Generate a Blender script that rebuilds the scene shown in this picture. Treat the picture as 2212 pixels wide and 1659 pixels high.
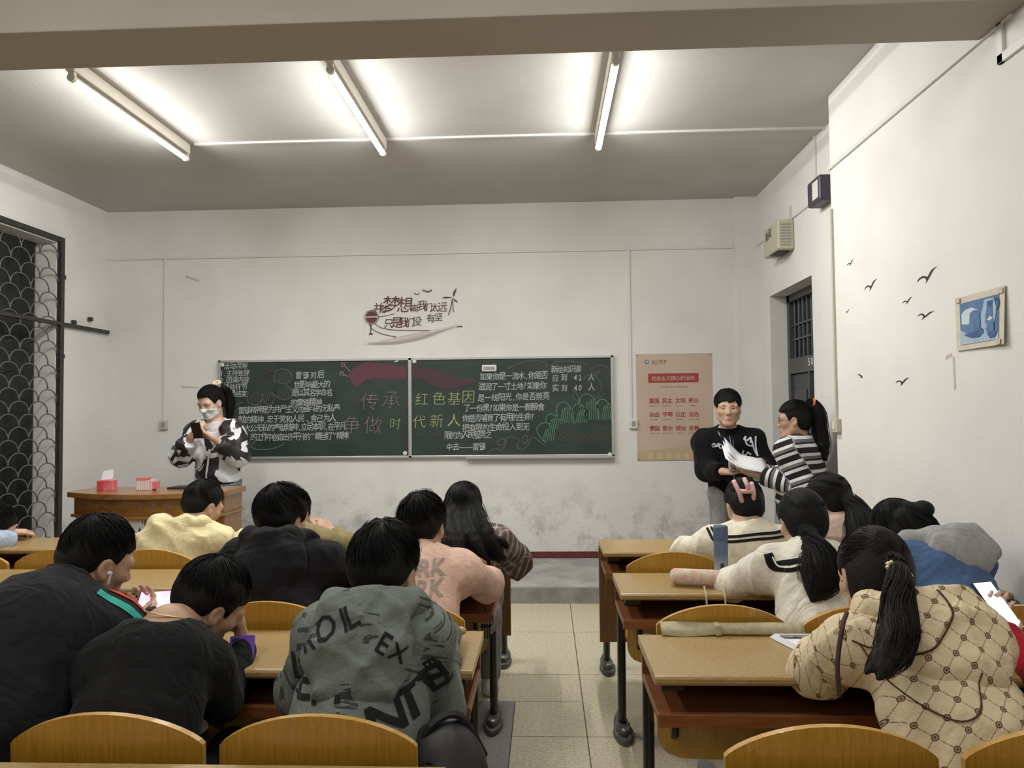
import bpy, bmesh, math, random
import numpy as np
from mathutils import Vector, Matrix
from mathutils.bvhtree import BVHTree

for _o in list(bpy.data.objects):
    bpy.data.objects.remove(_o, do_unlink=True)
SC = bpy.context.scene
COL = SC.collection
RNG = random.Random(7)
NPR = np.random.RandomState(7)
PI = math.pi
sin, cos = math.sin, math.cos

# ------------------------------------------------------------------ camera
cam_d = bpy.data.cameras.new('camera')
cam_d.sensor_width = 36.0
cam_d.lens = 1612.35 / 2212 * 36.0
cam_d.clip_start = 0.05
cam = bpy.data.objects.new('camera', cam_d)
COL.objects.link(cam)
_p, _y, _r = [math.radians(v) for v in (2.0776, 2.5309, -0.5792)]
_f = Vector((-sin(_y) * cos(_p), cos(_y) * cos(_p), sin(_p)))
_r0 = Vector((cos(_y), sin(_y), 0))
_u0 = _r0.cross(_f)
_rt = _r0 * cos(_r) + _u0 * sin(_r)
_up = -_r0 * sin(_r) + _u0 * cos(_r)
_m = Matrix((_rt, _up, -_f)).transposed().to_4x4()
_m.translation = (0, 0, 1.45)
cam.matrix_world = _m
SC.camera = cam

# ------------------------------------------------------------------ world, exposure
wd = bpy.data.worlds.new('night_world')
SC.world = wd
wd.use_nodes = True
wd.node_tree.nodes['Background'].inputs[0].default_value = (0.02, 0.025, 0.04, 1)
wd.node_tree.nodes['Background'].inputs[1].default_value = 0.3
SC.view_settings.view_transform = 'Standard'
SC.view_settings.look = 'None'
SC.view_settings.gamma = 1.0
SC.view_settings.use_curve_mapping = False
SC.view_settings.exposure = 1.88
TUBE_STRENGTH = 68.0      # the nine fluorescent tubes light the room

# ------------------------------------------------------------------ materials
def lin(c):
    return tuple((v / 255 / 12.92) if v / 255 <= 0.04045 else ((v / 255 + 0.055) / 1.055) ** 2.4 for v in c)

def mat(name, col, rough=0.6, col2=None, scale=8.0, stretch=(1, 1, 1), bump=0.0, bscale=60.0, detail=4.0,
        metal=0.0, spec=0.5, contrast=(0.35, 0.65), coords='Object', emit=None, coat=0.0, sheen=0.0, bstretch=None):
    m = bpy.data.materials.new(name)
    m.use_nodes = True
    nt = m.node_tree
    b = nt.nodes['Principled BSDF']
    b.inputs['Base Color'].default_value = (*col, 1)
    b.inputs['Roughness'].default_value = rough
    b.inputs['Metallic'].default_value = metal
    b.inputs['Specular IOR Level'].default_value = spec
    if coat: b.inputs['Coat Weight'].default_value = coat
    if sheen: b.inputs['Sheen Weight'].default_value = sheen
    if emit:
        b.inputs['Emission Color'].default_value = (*emit[0], 1)
        b.inputs['Emission Strength'].default_value = emit[1]
    L = nt.links.new
    if col2 or bump:
        tc = nt.nodes.new('ShaderNodeTexCoord')
    if col2:
        mp = nt.nodes.new('ShaderNodeMapping'); mp.inputs['Scale'].default_value = stretch
        nz = nt.nodes.new('ShaderNodeTexNoise'); nz.inputs['Scale'].default_value = scale; nz.inputs['Detail'].default_value = detail
        rp = nt.nodes.new('ShaderNodeValToRGB')
        rp.color_ramp.elements[0].position = contrast[0]; rp.color_ramp.elements[0].color = (*col, 1)
        rp.color_ramp.elements[1].position = contrast[1]; rp.color_ramp.elements[1].color = (*col2, 1)
        L(tc.outputs[coords], mp.inputs[0]); L(mp.outputs[0], nz.inputs[0]); L(nz.outputs[0], rp.inputs[0])
        L(rp.outputs[0], b.inputs['Base Color'])
    if bump:
        nb = nt.nodes.new('ShaderNodeTexNoise'); nb.inputs['Scale'].default_value = bscale; nb.inputs['Detail'].default_value = 3
        bp = nt.nodes.new('ShaderNodeBump'); bp.inputs['Strength'].default_value = bump; bp.inputs['Distance'].default_value = 0.01
        if bstretch:
            mb_ = nt.nodes.new('ShaderNodeMapping'); mb_.inputs['Scale'].default_value = bstretch
            L(tc.outputs[coords], mb_.inputs[0]); L(mb_.outputs[0], nb.inputs[0])
        else:
            L(tc.outputs[coords], nb.inputs[0])
        L(nb.outputs[0], bp.inputs['Height']); L(bp.outputs[0], b.inputs['Normal'])
    return m

def wall_mat():
    """painted plaster: mottled off white, scuffed grey towards the foot of the wall where bags and feet rub"""
    m = mat('wall_paint', (0.69, 0.675, 0.65), 0.85, (0.73, 0.715, 0.69), 3.0, bump=0.12, bscale=90, spec=0.2)
    nt = m.node_tree; L = nt.links.new
    b = nt.nodes['Principled BSDF']
    src = b.inputs['Base Color'].links[0].from_socket
    geo = nt.nodes.new('ShaderNodeNewGeometry')
    sp = nt.nodes.new('ShaderNodeSeparateXYZ'); L(geo.outputs['Position'], sp.inputs[0])
    mr = nt.nodes.new('ShaderNodeMapRange')
    mr.inputs['From Min'].default_value = 0.9; mr.inputs['From Max'].default_value = 0.3
    L(sp.outputs['Z'], mr.inputs['Value'])
    n1 = nt.nodes.new('ShaderNodeTexNoise'); n1.inputs['Scale'].default_value = 5.5; n1.inputs['Detail'].default_value = 7; n1.inputs['Roughness'].default_value = 0.7
    L(geo.outputs['Position'], n1.inputs[0])
    r1 = nt.nodes.new('ShaderNodeMapRange'); r1.inputs['From Min'].default_value = 0.49; r1.inputs['From Max'].default_value = 0.68
    L(n1.outputs[0], r1.inputs['Value'])
    mu = nt.nodes.new('ShaderNodeMath'); mu.operation = 'MULTIPLY'; L(mr.outputs[0], mu.inputs[0]); L(r1.outputs[0], mu.inputs[1])
    mu2 = nt.nodes.new('ShaderNodeMath'); mu2.operation = 'MULTIPLY'; L(mu.outputs[0], mu2.inputs[0]); mu2.inputs[1].default_value = 0.85
    mx = nt.nodes.new('ShaderNodeMix'); mx.data_type = 'RGBA'
    L(mu2.outputs[0], mx.inputs[0]); L(src, mx.inputs[6]); mx.inputs[7].default_value = (0.3, 0.29, 0.275, 1)
    # faint vertical trowel streaks
    n2 = nt.nodes.new('ShaderNodeTexNoise'); n2.inputs['Scale'].default_value = 1.6; n2.inputs['Detail'].default_value = 5
    L(geo.outputs['Position'], n2.inputs[0])
    mx2 = nt.nodes.new('ShaderNodeMix'); mx2.data_type = 'RGBA'; mx2.blend_type = 'MULTIPLY'
    r2 = nt.nodes.new('ShaderNodeMapRange'); r2.inputs['From Min'].default_value = 0.5; r2.inputs['From Max'].default_value = 0.75; r2.inputs['To Max'].default_value = 0.12
    L(n2.outputs[0], r2.inputs['Value']); L(r2.outputs[0], mx2.inputs[0]); L(mx.outputs[2], mx2.inputs[6]); mx2.inputs[7].default_value = (0.6, 0.58, 0.55, 1)
    L(mx2.outputs[2], b.inputs['Base Color'])
    return m

M = {}
M['wall'] = wall_mat()
M['ceiling'] = mat('ceiling_paint', (0.47, 0.46, 0.435), 0.9, (0.53, 0.52, 0.495), 1.2, bump=0.08, bscale=60, spec=0.15)
M['beam'] = mat('beam_paint', (0.36, 0.335, 0.285), 0.9, (0.40, 0.375, 0.325), 1.6, bump=0.06, bscale=50, spec=0.15)
M['tile'] = mat('terrazzo', (0.37, 0.325, 0.22), 0.38, (0.60, 0.545, 0.40), 70, detail=6, contrast=(0.3, 0.7))
M['joint'] = mat('tile_joint', (0.08, 0.075, 0.06), 0.8)
M['slab'] = mat('grey_slab', (0.15, 0.145, 0.14), 0.5, (0.27, 0.26, 0.25), 120, detail=5)
M['platform'] = mat('cement', (0.26, 0.255, 0.24), 0.7, (0.37, 0.365, 0.35), 6, detail=7, bump=0.1)
M['riser'] = mat('cement_riser', (0.20, 0.195, 0.185), 0.75, (0.29, 0.285, 0.27), 9, detail=7, bump=0.1)
M['redtile'] = mat('red_tile', (0.10, 0.018, 0.012), 0.35, (0.16, 0.035, 0.022), 20)
M['desk'] = mat('desk_laminate', (0.29, 0.19, 0.068), 0.33, (0.40, 0.275, 0.115), 120, (0.5, 2, 2), detail=6, coat=0.15, bump=0.03, bscale=200)
M['deskedge'] = mat('desk_edge', (0.44, 0.32, 0.14), 0.35)
M['ply'] = mat('varnished_ply', (0.36, 0.18, 0.017), 0.25, (0.48, 0.255, 0.032), 26, (6, 6, 0.5), detail=5, coat=0.5, contrast=(0.3, 0.72))
M['plyedge'] = mat('ply_edge', (0.52, 0.30, 0.07), 0.3, coat=0.4)
M['shelf'] = mat('red_brown_board', (0.17, 0.055, 0.016), 0.4, (0.23, 0.085, 0.028), 30, (0.4, 4, 4), coat=0.2)
M['panel'] = mat('brown_board', (0.16, 0.075, 0.022), 0.42, (0.23, 0.115, 0.035), 22, (5, 5, 0.5))
M['black_metal'] = mat('black_paint', (0.014, 0.013, 0.013), 0.35)
M['foot_iron'] = mat('foot_iron', (0.05, 0.05, 0.048), 0.5, (0.12, 0.115, 0.105), 25)
M['bolt'] = mat('bolt_steel', (0.35, 0.35, 0.34), 0.35, metal=0.8)
M['white_plastic'] = mat('white_plastic', (0.66, 0.65, 0.62), 0.4)
M['old_plastic'] = mat('old_plastic', (0.50, 0.46, 0.36), 0.45)
M['fixture'] = mat('batten_enamel', (0.62, 0.58, 0.50), 0.35)
M['grey_plastic'] = mat('grey_plastic', (0.3, 0.3, 0.3), 0.4)
M['tube'] = mat('tube_glow', (0.9, 0.9, 0.9), 0.4, emit=((1.0, 0.99, 0.955), TUBE_STRENGTH))
M['tube_dim'] = mat('tube_glow_dim', (0.9, 0.9, 0.9), 0.4, emit=((1.0, 0.99, 0.955), TUBE_STRENGTH * 0.40))  # out-of-view tubes, emission lowered so surfaces near the camera stay less bright
M['grille'] = mat('grille_iron', (0.02, 0.02, 0.02), 0.5, (0.045, 0.04, 0.035), 40)
M['arc'] = mat('grille_arc_iron', (0.07, 0.07, 0.065), 0.5, (0.16, 0.155, 0.14), 30)
M['curtain'] = mat('dark_curtain', (0.012, 0.013, 0.011), 0.9, (0.022, 0.023, 0.02), 12)
M['glass'] = mat('night_glass', (0.02, 0.022, 0.025), 0.05)
M['steel_door'] = mat('grey_green_door', (0.055, 0.06, 0.057), 0.45, (0.075, 0.082, 0.078), 6)
M['door_dark'] = mat('door_leaf_paint', (0.025, 0.03, 0.03), 0.4, (0.04, 0.046, 0.046), 5)
M['board'] = mat('blackboard_green', (0.013, 0.027, 0.022), 0.55, (0.022, 0.043, 0.034), 3.5, detail=8)
M['alu'] = mat('aluminium', (0.55, 0.55, 0.54), 0.35, metal=0.6)
def chalk(name, c, dark=0.35):
    return mat(name, tuple(v * dark for v in c), 0.95, c, 160, detail=2, contrast=(0.3, 0.55))
M['chalk_white'] = chalk('chalk_white', (0.50, 0.53, 0.52), 0.45)
M['chalk_pink'] = chalk('chalk_pink', (0.33, 0.24, 0.28))
M['chalk_yellow'] = chalk('chalk_yellow', (0.46, 0.52, 0.24))
M['chalk_red'] = chalk('chalk_red', (0.14, 0.058, 0.078), 0.5)
M['chalk_mauve'] = chalk('chalk_mauve', (0.085, 0.05, 0.062), 0.6)
M['chalk_green'] = chalk('chalk_green', (0.12, 0.26, 0.18), 0.3)
M['chalk_faint'] = chalk('chalk_faint', (0.14, 0.155, 0.14), 0.35)
M['chalk_brown'] = chalk('chalk_brown', (0.12, 0.10, 0.08), 0.4)
M['paper'] = mat('white_paper', (0.74, 0.74, 0.76), 0.8)
M['ink'] = mat('dark_red_ink', (0.085, 0.012, 0.014), 0.5)
M['bird'] = mat('dark_bird_ink', (0.03, 0.015, 0.017), 0.5)
M['red_ink'] = mat('poster_red', (0.36, 0.055, 0.04), 0.6)
M['banner_red'] = mat('poster_banner_red', (0.25, 0.028, 0.025), 0.6, (0.36, 0.045, 0.035), 2)
M['brown_ink'] = mat('poster_brown_ink', (0.16, 0.08, 0.05), 0.6)
M['poster'] = mat('kraft_poster', (0.50, 0.385, 0.295), 0.7, (0.55, 0.43, 0.335), 2.5)
M['poster_band'] = mat('poster_ochre', (0.46, 0.345, 0.21), 0.7, (0.50, 0.38, 0.24), 6)
M['poster_pale'] = mat('poster_pale', (0.57, 0.44, 0.29), 0.7)
M['logo_blue'] = mat('logo_blue', (0.10, 0.20, 0.42), 0.6)
M['black_ink'] = mat('black_ink', (0.02, 0.018, 0.016), 0.6)
M['tape'] = mat('tape_residue', (0.52, 0.46, 0.36), 0.6)
M['podium'] = mat('podium_wood', (0.20, 0.085, 0.018), 0.3, (0.29, 0.135, 0.032), 14, (0.6, 3, 3), detail=6, coat=0.3)
M['podium_top'] = mat('podium_top_wood', (0.22, 0.10, 0.025), 0.3, (0.30, 0.145, 0.04), 16, (0.5, 3, 3), coat=0.3)
M['film'] = None
def film_mat():
    m = bpy.data.materials.new('clear_film'); m.use_nodes = True
    nt = m.node_tree; b = nt.nodes['Principled BSDF']
    b.inputs['Base Color'].default_value = (0.9, 0.92, 0.9, 1)
    b.inputs['Roughness'].default_value = 0.18
    b.inputs['Alpha'].default_value = 0.2
    return m
M['film'] = film_mat()

# ------------------------------------------------------------------ object helpers
def tag(o, label=None, cat=None, group=None, kind=None):
    if label: o['label'] = label
    if cat: o['category'] = cat
    if group: o['group'] = group
    if kind: o['kind'] = kind
    return o

def empty(name, loc, label=None, cat=None, group=None, rz=0.0):
    o = bpy.data.objects.new(name, None)
    o.empty_display_size = 0.1
    COL.objects.link(o); o.location = loc; o.rotation_euler = (0, 0, rz)
    o.matrix_basis = Matrix.Translation(loc) @ Matrix.Rotation(rz, 4, 'Z')
    return tag(o, label, cat, group)

def wmat(o):
    m = o.matrix_basis.copy()
    p = o.parent
    q = o
    while p is not None:
        m = p.matrix_basis @ q.matrix_parent_inverse @ m
        q = p; p = p.parent
    return m

def adopt(o, parent):
    """parent o (whose vertices are in world space) without moving it"""
    if parent is not None:
        o.parent = parent
        o.matrix_parent_inverse = wmat(parent).inverted()
    return o

class MB:
    def __init__(s): s.v = []; s.f = []; s.m = []; s.mi = 0
    def add(s, vs, fs, mi=None):
        n = len(s.v); s.v += [tuple(v) for v in vs]
        s.f += [tuple(i + n for i in f) for f in fs]; s.m += [s.mi if mi is None else mi] * len(fs)
        return s
    def box(s, x0, x1, y0, y1, z0, z1, mi=None, mtx=None):
        vs = [(x, y, z) for x in (x0, x1) for y in (y0, y1) for z in (z0, z1)]
        if mtx is not None: vs = [tuple(mtx @ Vector(v)) for v in vs]
        return s.add(vs, [(0, 1, 3, 2), (4, 6, 7, 5), (0, 4, 5, 1), (2, 3, 7, 6), (0, 2, 6, 4), (1, 5, 7, 3)], mi)
    def prism(s, poly, d0, d1, fr, mi=None):
        """poly 2d in plane (u,v), extruded d0..d1 ; fr(u,v,d)->xyz"""
        n = len(poly)
        a = [fr(p[0], p[1], d0) for p in poly]; b = [fr(p[0], p[1], d1) for p in poly]
        fs = [tuple(range(n)), tuple(range(2 * n - 1, n - 1, -1))] + [(i, n + i, n + (i + 1) % n, (i + 1) % n) for i in range(n)]
        return s.add(a + b, fs, mi)
    def tube(s, pts, r, n=6, mi=None, closed=False, cap=True):
        pts = [Vector(p) for p in pts]; N = len(pts)
        rs = r if isinstance(r, (list, tuple)) else [r] * N
        vs = []; prev = None
        for i, p in enumerate(pts):
            t = (pts[(i + 1) % N] - pts[i - 1]) if closed else (pts[min(i + 1, N - 1)] - pts[max(i - 1, 0)])
            if t.length < 1e-9: t = Vector((0, 0, 1))
            t.normalize()
            if prev is None:
                a = Vector((0, 0, 1)) if abs(t.z) < 0.9 else Vector((1, 0, 0))
                u = t.cross(a).normalized()
            else:
                u = (prev - t * prev.dot(t))
                u = u.normalized() if u.length > 1e-6 else t.orthogonal().normalized()
            prev = u; w = t.cross(u)
            for k in range(n):
                an = 2 * PI * k / n
                vs.append(p + (u * cos(an) + w * sin(an)) * rs[i])
        fs = []
        for i in range(N if closed else N - 1):
            j = (i + 1) % N
            for k in range(n):
                fs.append((i * n + k, i * n + (k + 1) % n, j * n + (k + 1) % n, j * n + k))
        if cap and not closed:
            fs.append(tuple(range(n - 1, -1, -1))); fs.append(tuple((N - 1) * n + k for k in range(n)))
        return s.add(vs, fs, mi)
    def lathe(s, prof, c, ax=(0, 0, 1), n=24, mi=None):
        ax = Vector(ax).normalized(); u = ax.orthogonal().normalized(); w = ax.cross(u); c = Vector(c)
        vs = []
        for (r, h) in prof:
            for k in range(n):
                a = 2 * PI * k / n
                vs.append(c + ax * h + (u * cos(a) + w * sin(a)) * r)
        fs = []
        for i in range(len(prof) - 1):
            for k in range(n):
                fs.append((i * n + k, i * n + (k + 1) % n, (i + 1) * n + (k + 1) % n, (i + 1) * n + k))
        fs.append(tuple(range(n - 1, -1, -1))); fs.append(tuple((len(prof) - 1) * n + k for k in range(n)))
        return s.add(vs, fs, mi)
    def mesh(s, name, mats, smooth=False):
        me = bpy.data.meshes.new(name)
        me.from_pydata([tuple(v) for v in s.v], [], s.f)
        for m_ in (mats if isinstance(mats, (list, tuple)) else [mats]): me.materials.append(m_)
        me.polygons.foreach_set('material_index', s.m)
        bm = bmesh.new(); bm.from_mesh(me); bmesh.ops.recalc_face_normals(bm, faces=bm.faces); bm.to_mesh(me); bm.free()
        if smooth: me.polygons.foreach_set('use_smooth', [True] * len(me.polygons))
        me.update()
        return me
    def build(s, name, mats, parent=None, smooth=False, bevel=0.0, segs=2):
        o = bpy.data.objects.new(name, s.mesh(name, mats, smooth)); COL.objects.link(o)
        if bevel:
            md = o.modifiers.new('bevel', 'BEVEL'); md.width = bevel; md.segments = segs; md.limit_method = 'ANGLE'; md.angle_limit = 0.7
        adopt(o, parent)
        return o

def place(o, loc):
    o.location = loc; o.matrix_basis = Matrix.Translation(loc); return o

def copy_tree(root, loc, label=None, group=None):
    r = root.copy(); COL.objects.link(r); place(r, loc)
    if label: r['label'] = label
    if group: r['group'] = group
    for ch in list(root.children):
        c = ch.copy(); COL.objects.link(c); c.parent = r; c.matrix_parent_inverse = ch.matrix_parent_inverse
        for g in list(ch.children):
            d = g.copy(); COL.objects.link(d); d.parent = c; d.matrix_parent_inverse = g.matrix_parent_inverse
    return r

# flat printed / written marks -------------------------------------------------
_glyphs = {}
def glyph(ch, off=0.0):
    if ord(ch) > 0x2000 and ch in '值谐滴离非能看观': off = 0.0
    k = (ch, off)
    if k not in _glyphs:
        cu = bpy.data.curves.new('glyph', 'FONT'); cu.body = ch; cu.resolution_u = 2; cu.offset = off; cu.align_x = 'CENTER'
        ob = bpy.data.objects.new('glyph', cu); COL.objects.link(ob)
        dg = bpy.context.evaluated_depsgraph_get()
        me = bpy.data.meshes.new_from_object(ob.evaluated_get(dg))
        vs = np.array([v.co[:2] for v in me.vertices]) if len(me.vertices) else np.zeros((0, 2))
        fs = [tuple(p.vertices) for p in me.polygons]
        bpy.data.objects.remove(ob, do_unlink=True); bpy.data.curves.remove(cu); bpy.data.meshes.remove(me)
        if len(vs):
            vs[:, 0] -= (vs[:, 0].min() + vs[:, 0].max()) / 2
        _glyphs[k] = (vs, fs)
    return _glyphs[k]

def write(mb, text, fr, u0, v0, pitch, size, off=0.0, jit=0.0, mi=None, slope=0.0, shear=0.0, d=0.0, wide=1.0, half=0.55):
    """writes characters one by one from (u0,v0): fr(u,v,d)->xyz, size = em height in metres"""
    u = u0
    for ch in text:
        if ch == ' ':
            u += pitch * half; continue
        vs, fs = glyph(ch, off)
        a = RNG.uniform(-1, 1) * jit * 0.25; sc = size * (1 + RNG.uniform(-1, 1) * jit * 0.5)
        wch = ord(ch) > 0x2000
        adv = pitch if wch else pitch * half
        cu_, cv_ = u + adv / 2, v0 + slope * (u - u0) + RNG.uniform(-1, 1) * jit * size * 0.3
        pts = []
        for x, y in vs:
            y2 = y - 0.38
            x2 = (x + shear * y2) * wide
            pts.append(fr(cu_ + sc * (x2 * cos(a) - y2 * sin(a)), cv_ + sc * (x2 * sin(a) + y2 * cos(a) + 0.38), d))
        mb.add(pts, fs, mi)
        u += adv
    return u

def stroke(mb, pts, w, fr, d=0.0, mi=None, closed=False):
    """flat ribbon along 2d points"""
    P = [Vector(p) for p in pts]; N = len(P)
    if closed: P.append(P[0]); N += 1
    vs = []
    for i in range(N):
        t = P[min(i + 1, N - 1)] - P[max(i - 1, 0)]
        if t.length < 1e-9: t = Vector((1, 0))
        t.normalize(); n = Vector((-t.y, t.x))
        ww = w[i] if isinstance(w, (list, tuple)) else w
        vs += [fr(*(P[i] + n * ww / 2), d), fr(*(P[i] - n * ww / 2), d)]
    mb.add(vs, [(2 * i, 2 * i + 1, 2 * i + 3, 2 * i + 2) for i in range(N - 1)], mi)

def smooth_pts(pts, n=6):
    """catmull-rom through points of any dimension"""
    P = [np.array(p, float) for p in pts]; out = []
    P = [2 * P[0] - P[1]] + P + [2 * P[-1] - P[-2]]
    for i in range(1, len(P) - 2):
        for k in range(n):
            t = k / n; a, b, c, e = P[i - 1], P[i], P[i + 1], P[i + 2]
            out.append(0.5 * ((2 * b) + (c - a) * t + (2 * a - 5 * b + 4 * c - e) * t * t + (3 * b - a - 3 * c + e) * t ** 3))
    out.append(P[-2])
    return [tuple(p) for p in out]
# ------------------------------------------------------------------ the room
FW_Y, LW_X, RW_X, DW_X, H = 6.77, -4.08, 1.7476, 1.9148, 3.352
BACK = -4.3
def struct(o): o['kind'] = 'structure'; return o

# floor: bed with terrazzo tiles laid on it one by one
fl = MB(); fl.box(LW_X - .2, DW_X + .4, BACK - .2, FW_Y + .2, -.12, -.006)
floor = struct(fl.build('floor', M['joint']))
TS = 0.786
tile_me = MB().box(0, TS - .005, 0, TS - .005, -.02, 0).mesh('floor_tile', M['tile'])
def clip_tile(x0, x1, y0, y1):
    return MB().box(x0, x1, y0, y1, -.02, 0)
for i in range(-6, 4):
    for j in range(-10, 5):
        x0, y0 = 0.172 + i * TS, 3.385 + j * TS
        x1, y1 = x0 + TS, y0 + TS
        if x1 < LW_X or x0 > RW_X or y1 < BACK or y0 > 5.69: continue
        cut = x0 < LW_X or x1 > RW_X or y0 < BACK or y1 > 5.69
        if (i, j) in ((-1, 0), (-1, -1), (-1, -2)):
            # this strip of tiles stops short at the grey slab set in the floor
            if j == 0:
                b_ = clip_tile(x0, x1 - .005, y0 + .40, y1 - .005).box(x0, -.345, y0, y0 + .395, -.02, 0).box(-.165, x1 - .005, y0, y0 + .395, -.02, 0)
            else:
                b_ = clip_tile(x0, -.345, y0, y1 - .005).box(-.165, x1 - .005, y0, y1 - .005, -.02, 0)
            b_.build('floor_tile', M['tile'], floor)
        elif cut:
            clip_tile(max(x0, LW_X), min(x1 - .005, RW_X), max(y0, BACK), min(y1 - .005, 5.69)).build('floor_tile', M['tile'], floor)
        else:
            o = bpy.data.objects.new('floor_tile', tile_me); COL.objects.link(o); o.location = (x0, y0, 0); adopt(o, floor)
sl = MB().box(-.34, -.17, 1.82, 3.78, -.02, .0005).build('floor_slab', M['slab'], floor)

# platform in front of the blackboard, with its riser
pl = MB(); pl.box(LW_X, RW_X + .1, 5.69, FW_Y, 0, .128)
platform = struct(pl.build('trim_1', M['platform'], bevel=.008)); platform['label'] = 'low cement platform below the blackboard'
MB().box(LW_X, RW_X + .1, 5.676, 5.692, -.004, .118).build('riser', M['riser'], platform)

wf = MB().box(LW_X - .2, DW_X + .3, FW_Y, FW_Y + .2, 0, H)
wall_front = struct(wf.build('wall_front', M['wall']))
struct(MB().box(1.7216, DW_X, FW_Y - .05, FW_Y, .128, H).build('trim_4', M['wall']))['label'] = 'shallow plastered pier in the front corner by the door'
bb = struct(MB().box(LW_X, 1.72, FW_Y - .008, FW_Y, .128, .185).build('baseboard_front', M['joint']))
tw = .152
tme = MB().box(0, tw - .006, -.007, 0, .002, .05).mesh('baseboard_tile', M['redtile'])
for k in range(int((1.72 - LW_X) / tw)):
    o = bpy.data.objects.new('baseboard_tile', tme); COL.objects.link(o); o.location = (LW_X + .01 + k * tw, FW_Y - .008, .132); adopt(o, bb)

# left wall with the window opening
WY0, WY1, WZ0, WZ1 = 3.75, 6.04, .36, 2.90
wl = MB()
wl.box(LW_X - .22, LW_X, WY1, FW_Y, 0, H).box(LW_X - .22, LW_X, WY0, WY1, WZ1, H).box(LW_X - .22, LW_X, WY0, WY1, 0, WZ0).box(LW_X - .22, LW_X, BACK, WY0, 0, H)
wall_left = struct(wl.build('wall_left', M['wall']))
wn = struct(empty('window_1', (LW_X - .2, 4.9, .36)))
fr = MB()
for y in (WY0 + .03, 4.5, 5.27, WY1 - .03): fr.box(LW_X - .22, LW_X - .18, y - .03, y + .03, WZ0, WZ1)
for z in (WZ0 + .03, 2.15, WZ1 - .03): fr.box(LW_X - .215, LW_X - .185, WY0, WY1, z - .03, z + .03)
fr.build('window_frame', M['steel_door'], wn)
for ya, yb in ((WY0 + .06, 4.47), (4.53, 5.24), (5.3, WY1 - .06)):
    for za, zb in ((WZ0 + .06, 2.12), (2.18, WZ1 - .06)):
        MB().box(LW_X - .204, LW_X - .198, ya, yb, za, zb).build('pane', M['glass'], wn)

# right wall: a thick part up to Y 4.577, then the recessed part with the door
DY0, DY1, DZ = 5.40, 6.40, 2.40
wr = MB().box(RW_X, DW_X + .25, BACK, 4.577, 0, H)
wall_right = struct(wr.build('wall_right', M['wall'], bevel=.006))
wd_ = MB().box(DW_X, DW_X + .25, 4.577, DY0, 0, H).box(DW_X, DW_X + .25, DY1, FW_Y, 0, H).box(DW_X, DW_X + .25, DY0, DY1, DZ, H)
wall_door = struct(wd_.build('wall_door', M['wall']))
wall_back = struct(MB().box(LW_X - .2, DW_X + .3, BACK - .2, BACK, 0, H).build('wall_back', M['wall']))
ceiling = struct(MB().box(LW_X - .2, DW_X + .3, BACK - .2, FW_Y + .2, H, H + .15).build('ceiling', M['ceiling']))
beam = struct(MB().box(LW_X, RW_X, 2.6926, 2.9942, 2.9014, H).build('trim_2', M['beam'], bevel=.006)); beam['label'] = 'painted concrete beam across the ceiling'
beam2 = struct(MB().box(LW_X, RW_X, -.9, -.6, 2.9014, H).build('trim_3', M['beam'], bevel=.006))

# door in its recess: steel frame, barred transom light, two dark leaves
dr = struct(empty('door_1', (DW_X + .15, 5.9, 0)))
dx0, dx1 = DW_X + .14, DW_X + .20
d = MB()
d.box(dx0, dx1, DY1 - .06, DY1, 0, DZ).box(dx0, dx1, DY0, DY0 + .06, 0, DZ).box(dx0, dx1, DY0, DY1, DZ - .06, DZ)
d.build('door_frame', M['steel_door'], dr)
rail = MB().box(dx0 - .005, dx1, DY0 + .06, DY1 - .06, 1.735, 1.86).build('transom_rail', M['steel_door'], dr)
tm = MB().box(dx1 - .02, dx1 - .012, DY0 + .06, DY1 - .06, 1.86, DZ - .06).build('transom_pane', M['glass'], dr)
barm = MB().tube([(0, 0, 1.86), (0, 0, DZ - .06)], .0075, 6).mesh('transom_bar', M['steel_door'])
for k in range(9):
    o = bpy.data.objects.new('transom_bar', barm); COL.objects.link(o); o.location = (dx0 + .03, DY0 + .11 + k * .0975, 0); adopt(o, dr)
for z in (2.02, 2.14):
    MB().box(dx0 + .02, dx0 + .04, DY0 + .06, DY1 - .06, z - .008, z + .008).build('transom_crossbar', M['steel_door'], dr)
for ya, yb, nm in ((DY0 + .065, 5.885, 0), (5.915, DY1 - .065, 1)):
    lf = MB().box(dx0 + .015, dx0 + .05, ya, yb, .01, 1.73).build('door_leaf', M['door_dark'], dr, bevel=.004)
    MB().box(dx0 + .008, dx0 + .016, ya + .07, yb - .07, .25, .85).build('leaf_panel', M['steel_door'], lf, bevel=.006)
    MB().box(dx0 + .008, dx0 + .016, ya + .07, yb - .07, 1.0, 1.6).build('leaf_panel', M['glass'], lf, bevel=.006)
MB().box(dx0 - .004, dx0 + .02, 5.885, 5.915, .01, 1.735).build('door_mullion', M['steel_door'], dr)
MB().tube([(dx0 - .01, 5.95, 1.05), (dx0 - .045, 5.95, 1.05), (dx0 - .045, 5.95, 1.2), (dx0 - .01, 5.95, 1.2)], .008, 8).build('door_handle', M['bolt'], dr)
num = MB(); write(num, '505', lambda u, v, d_: (dx0 - .007, 5.905 - u, v), 0, 1.78, .062, .085, half=1.0, off=.012)
num.build('door_number', M['paper'], dr)

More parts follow.
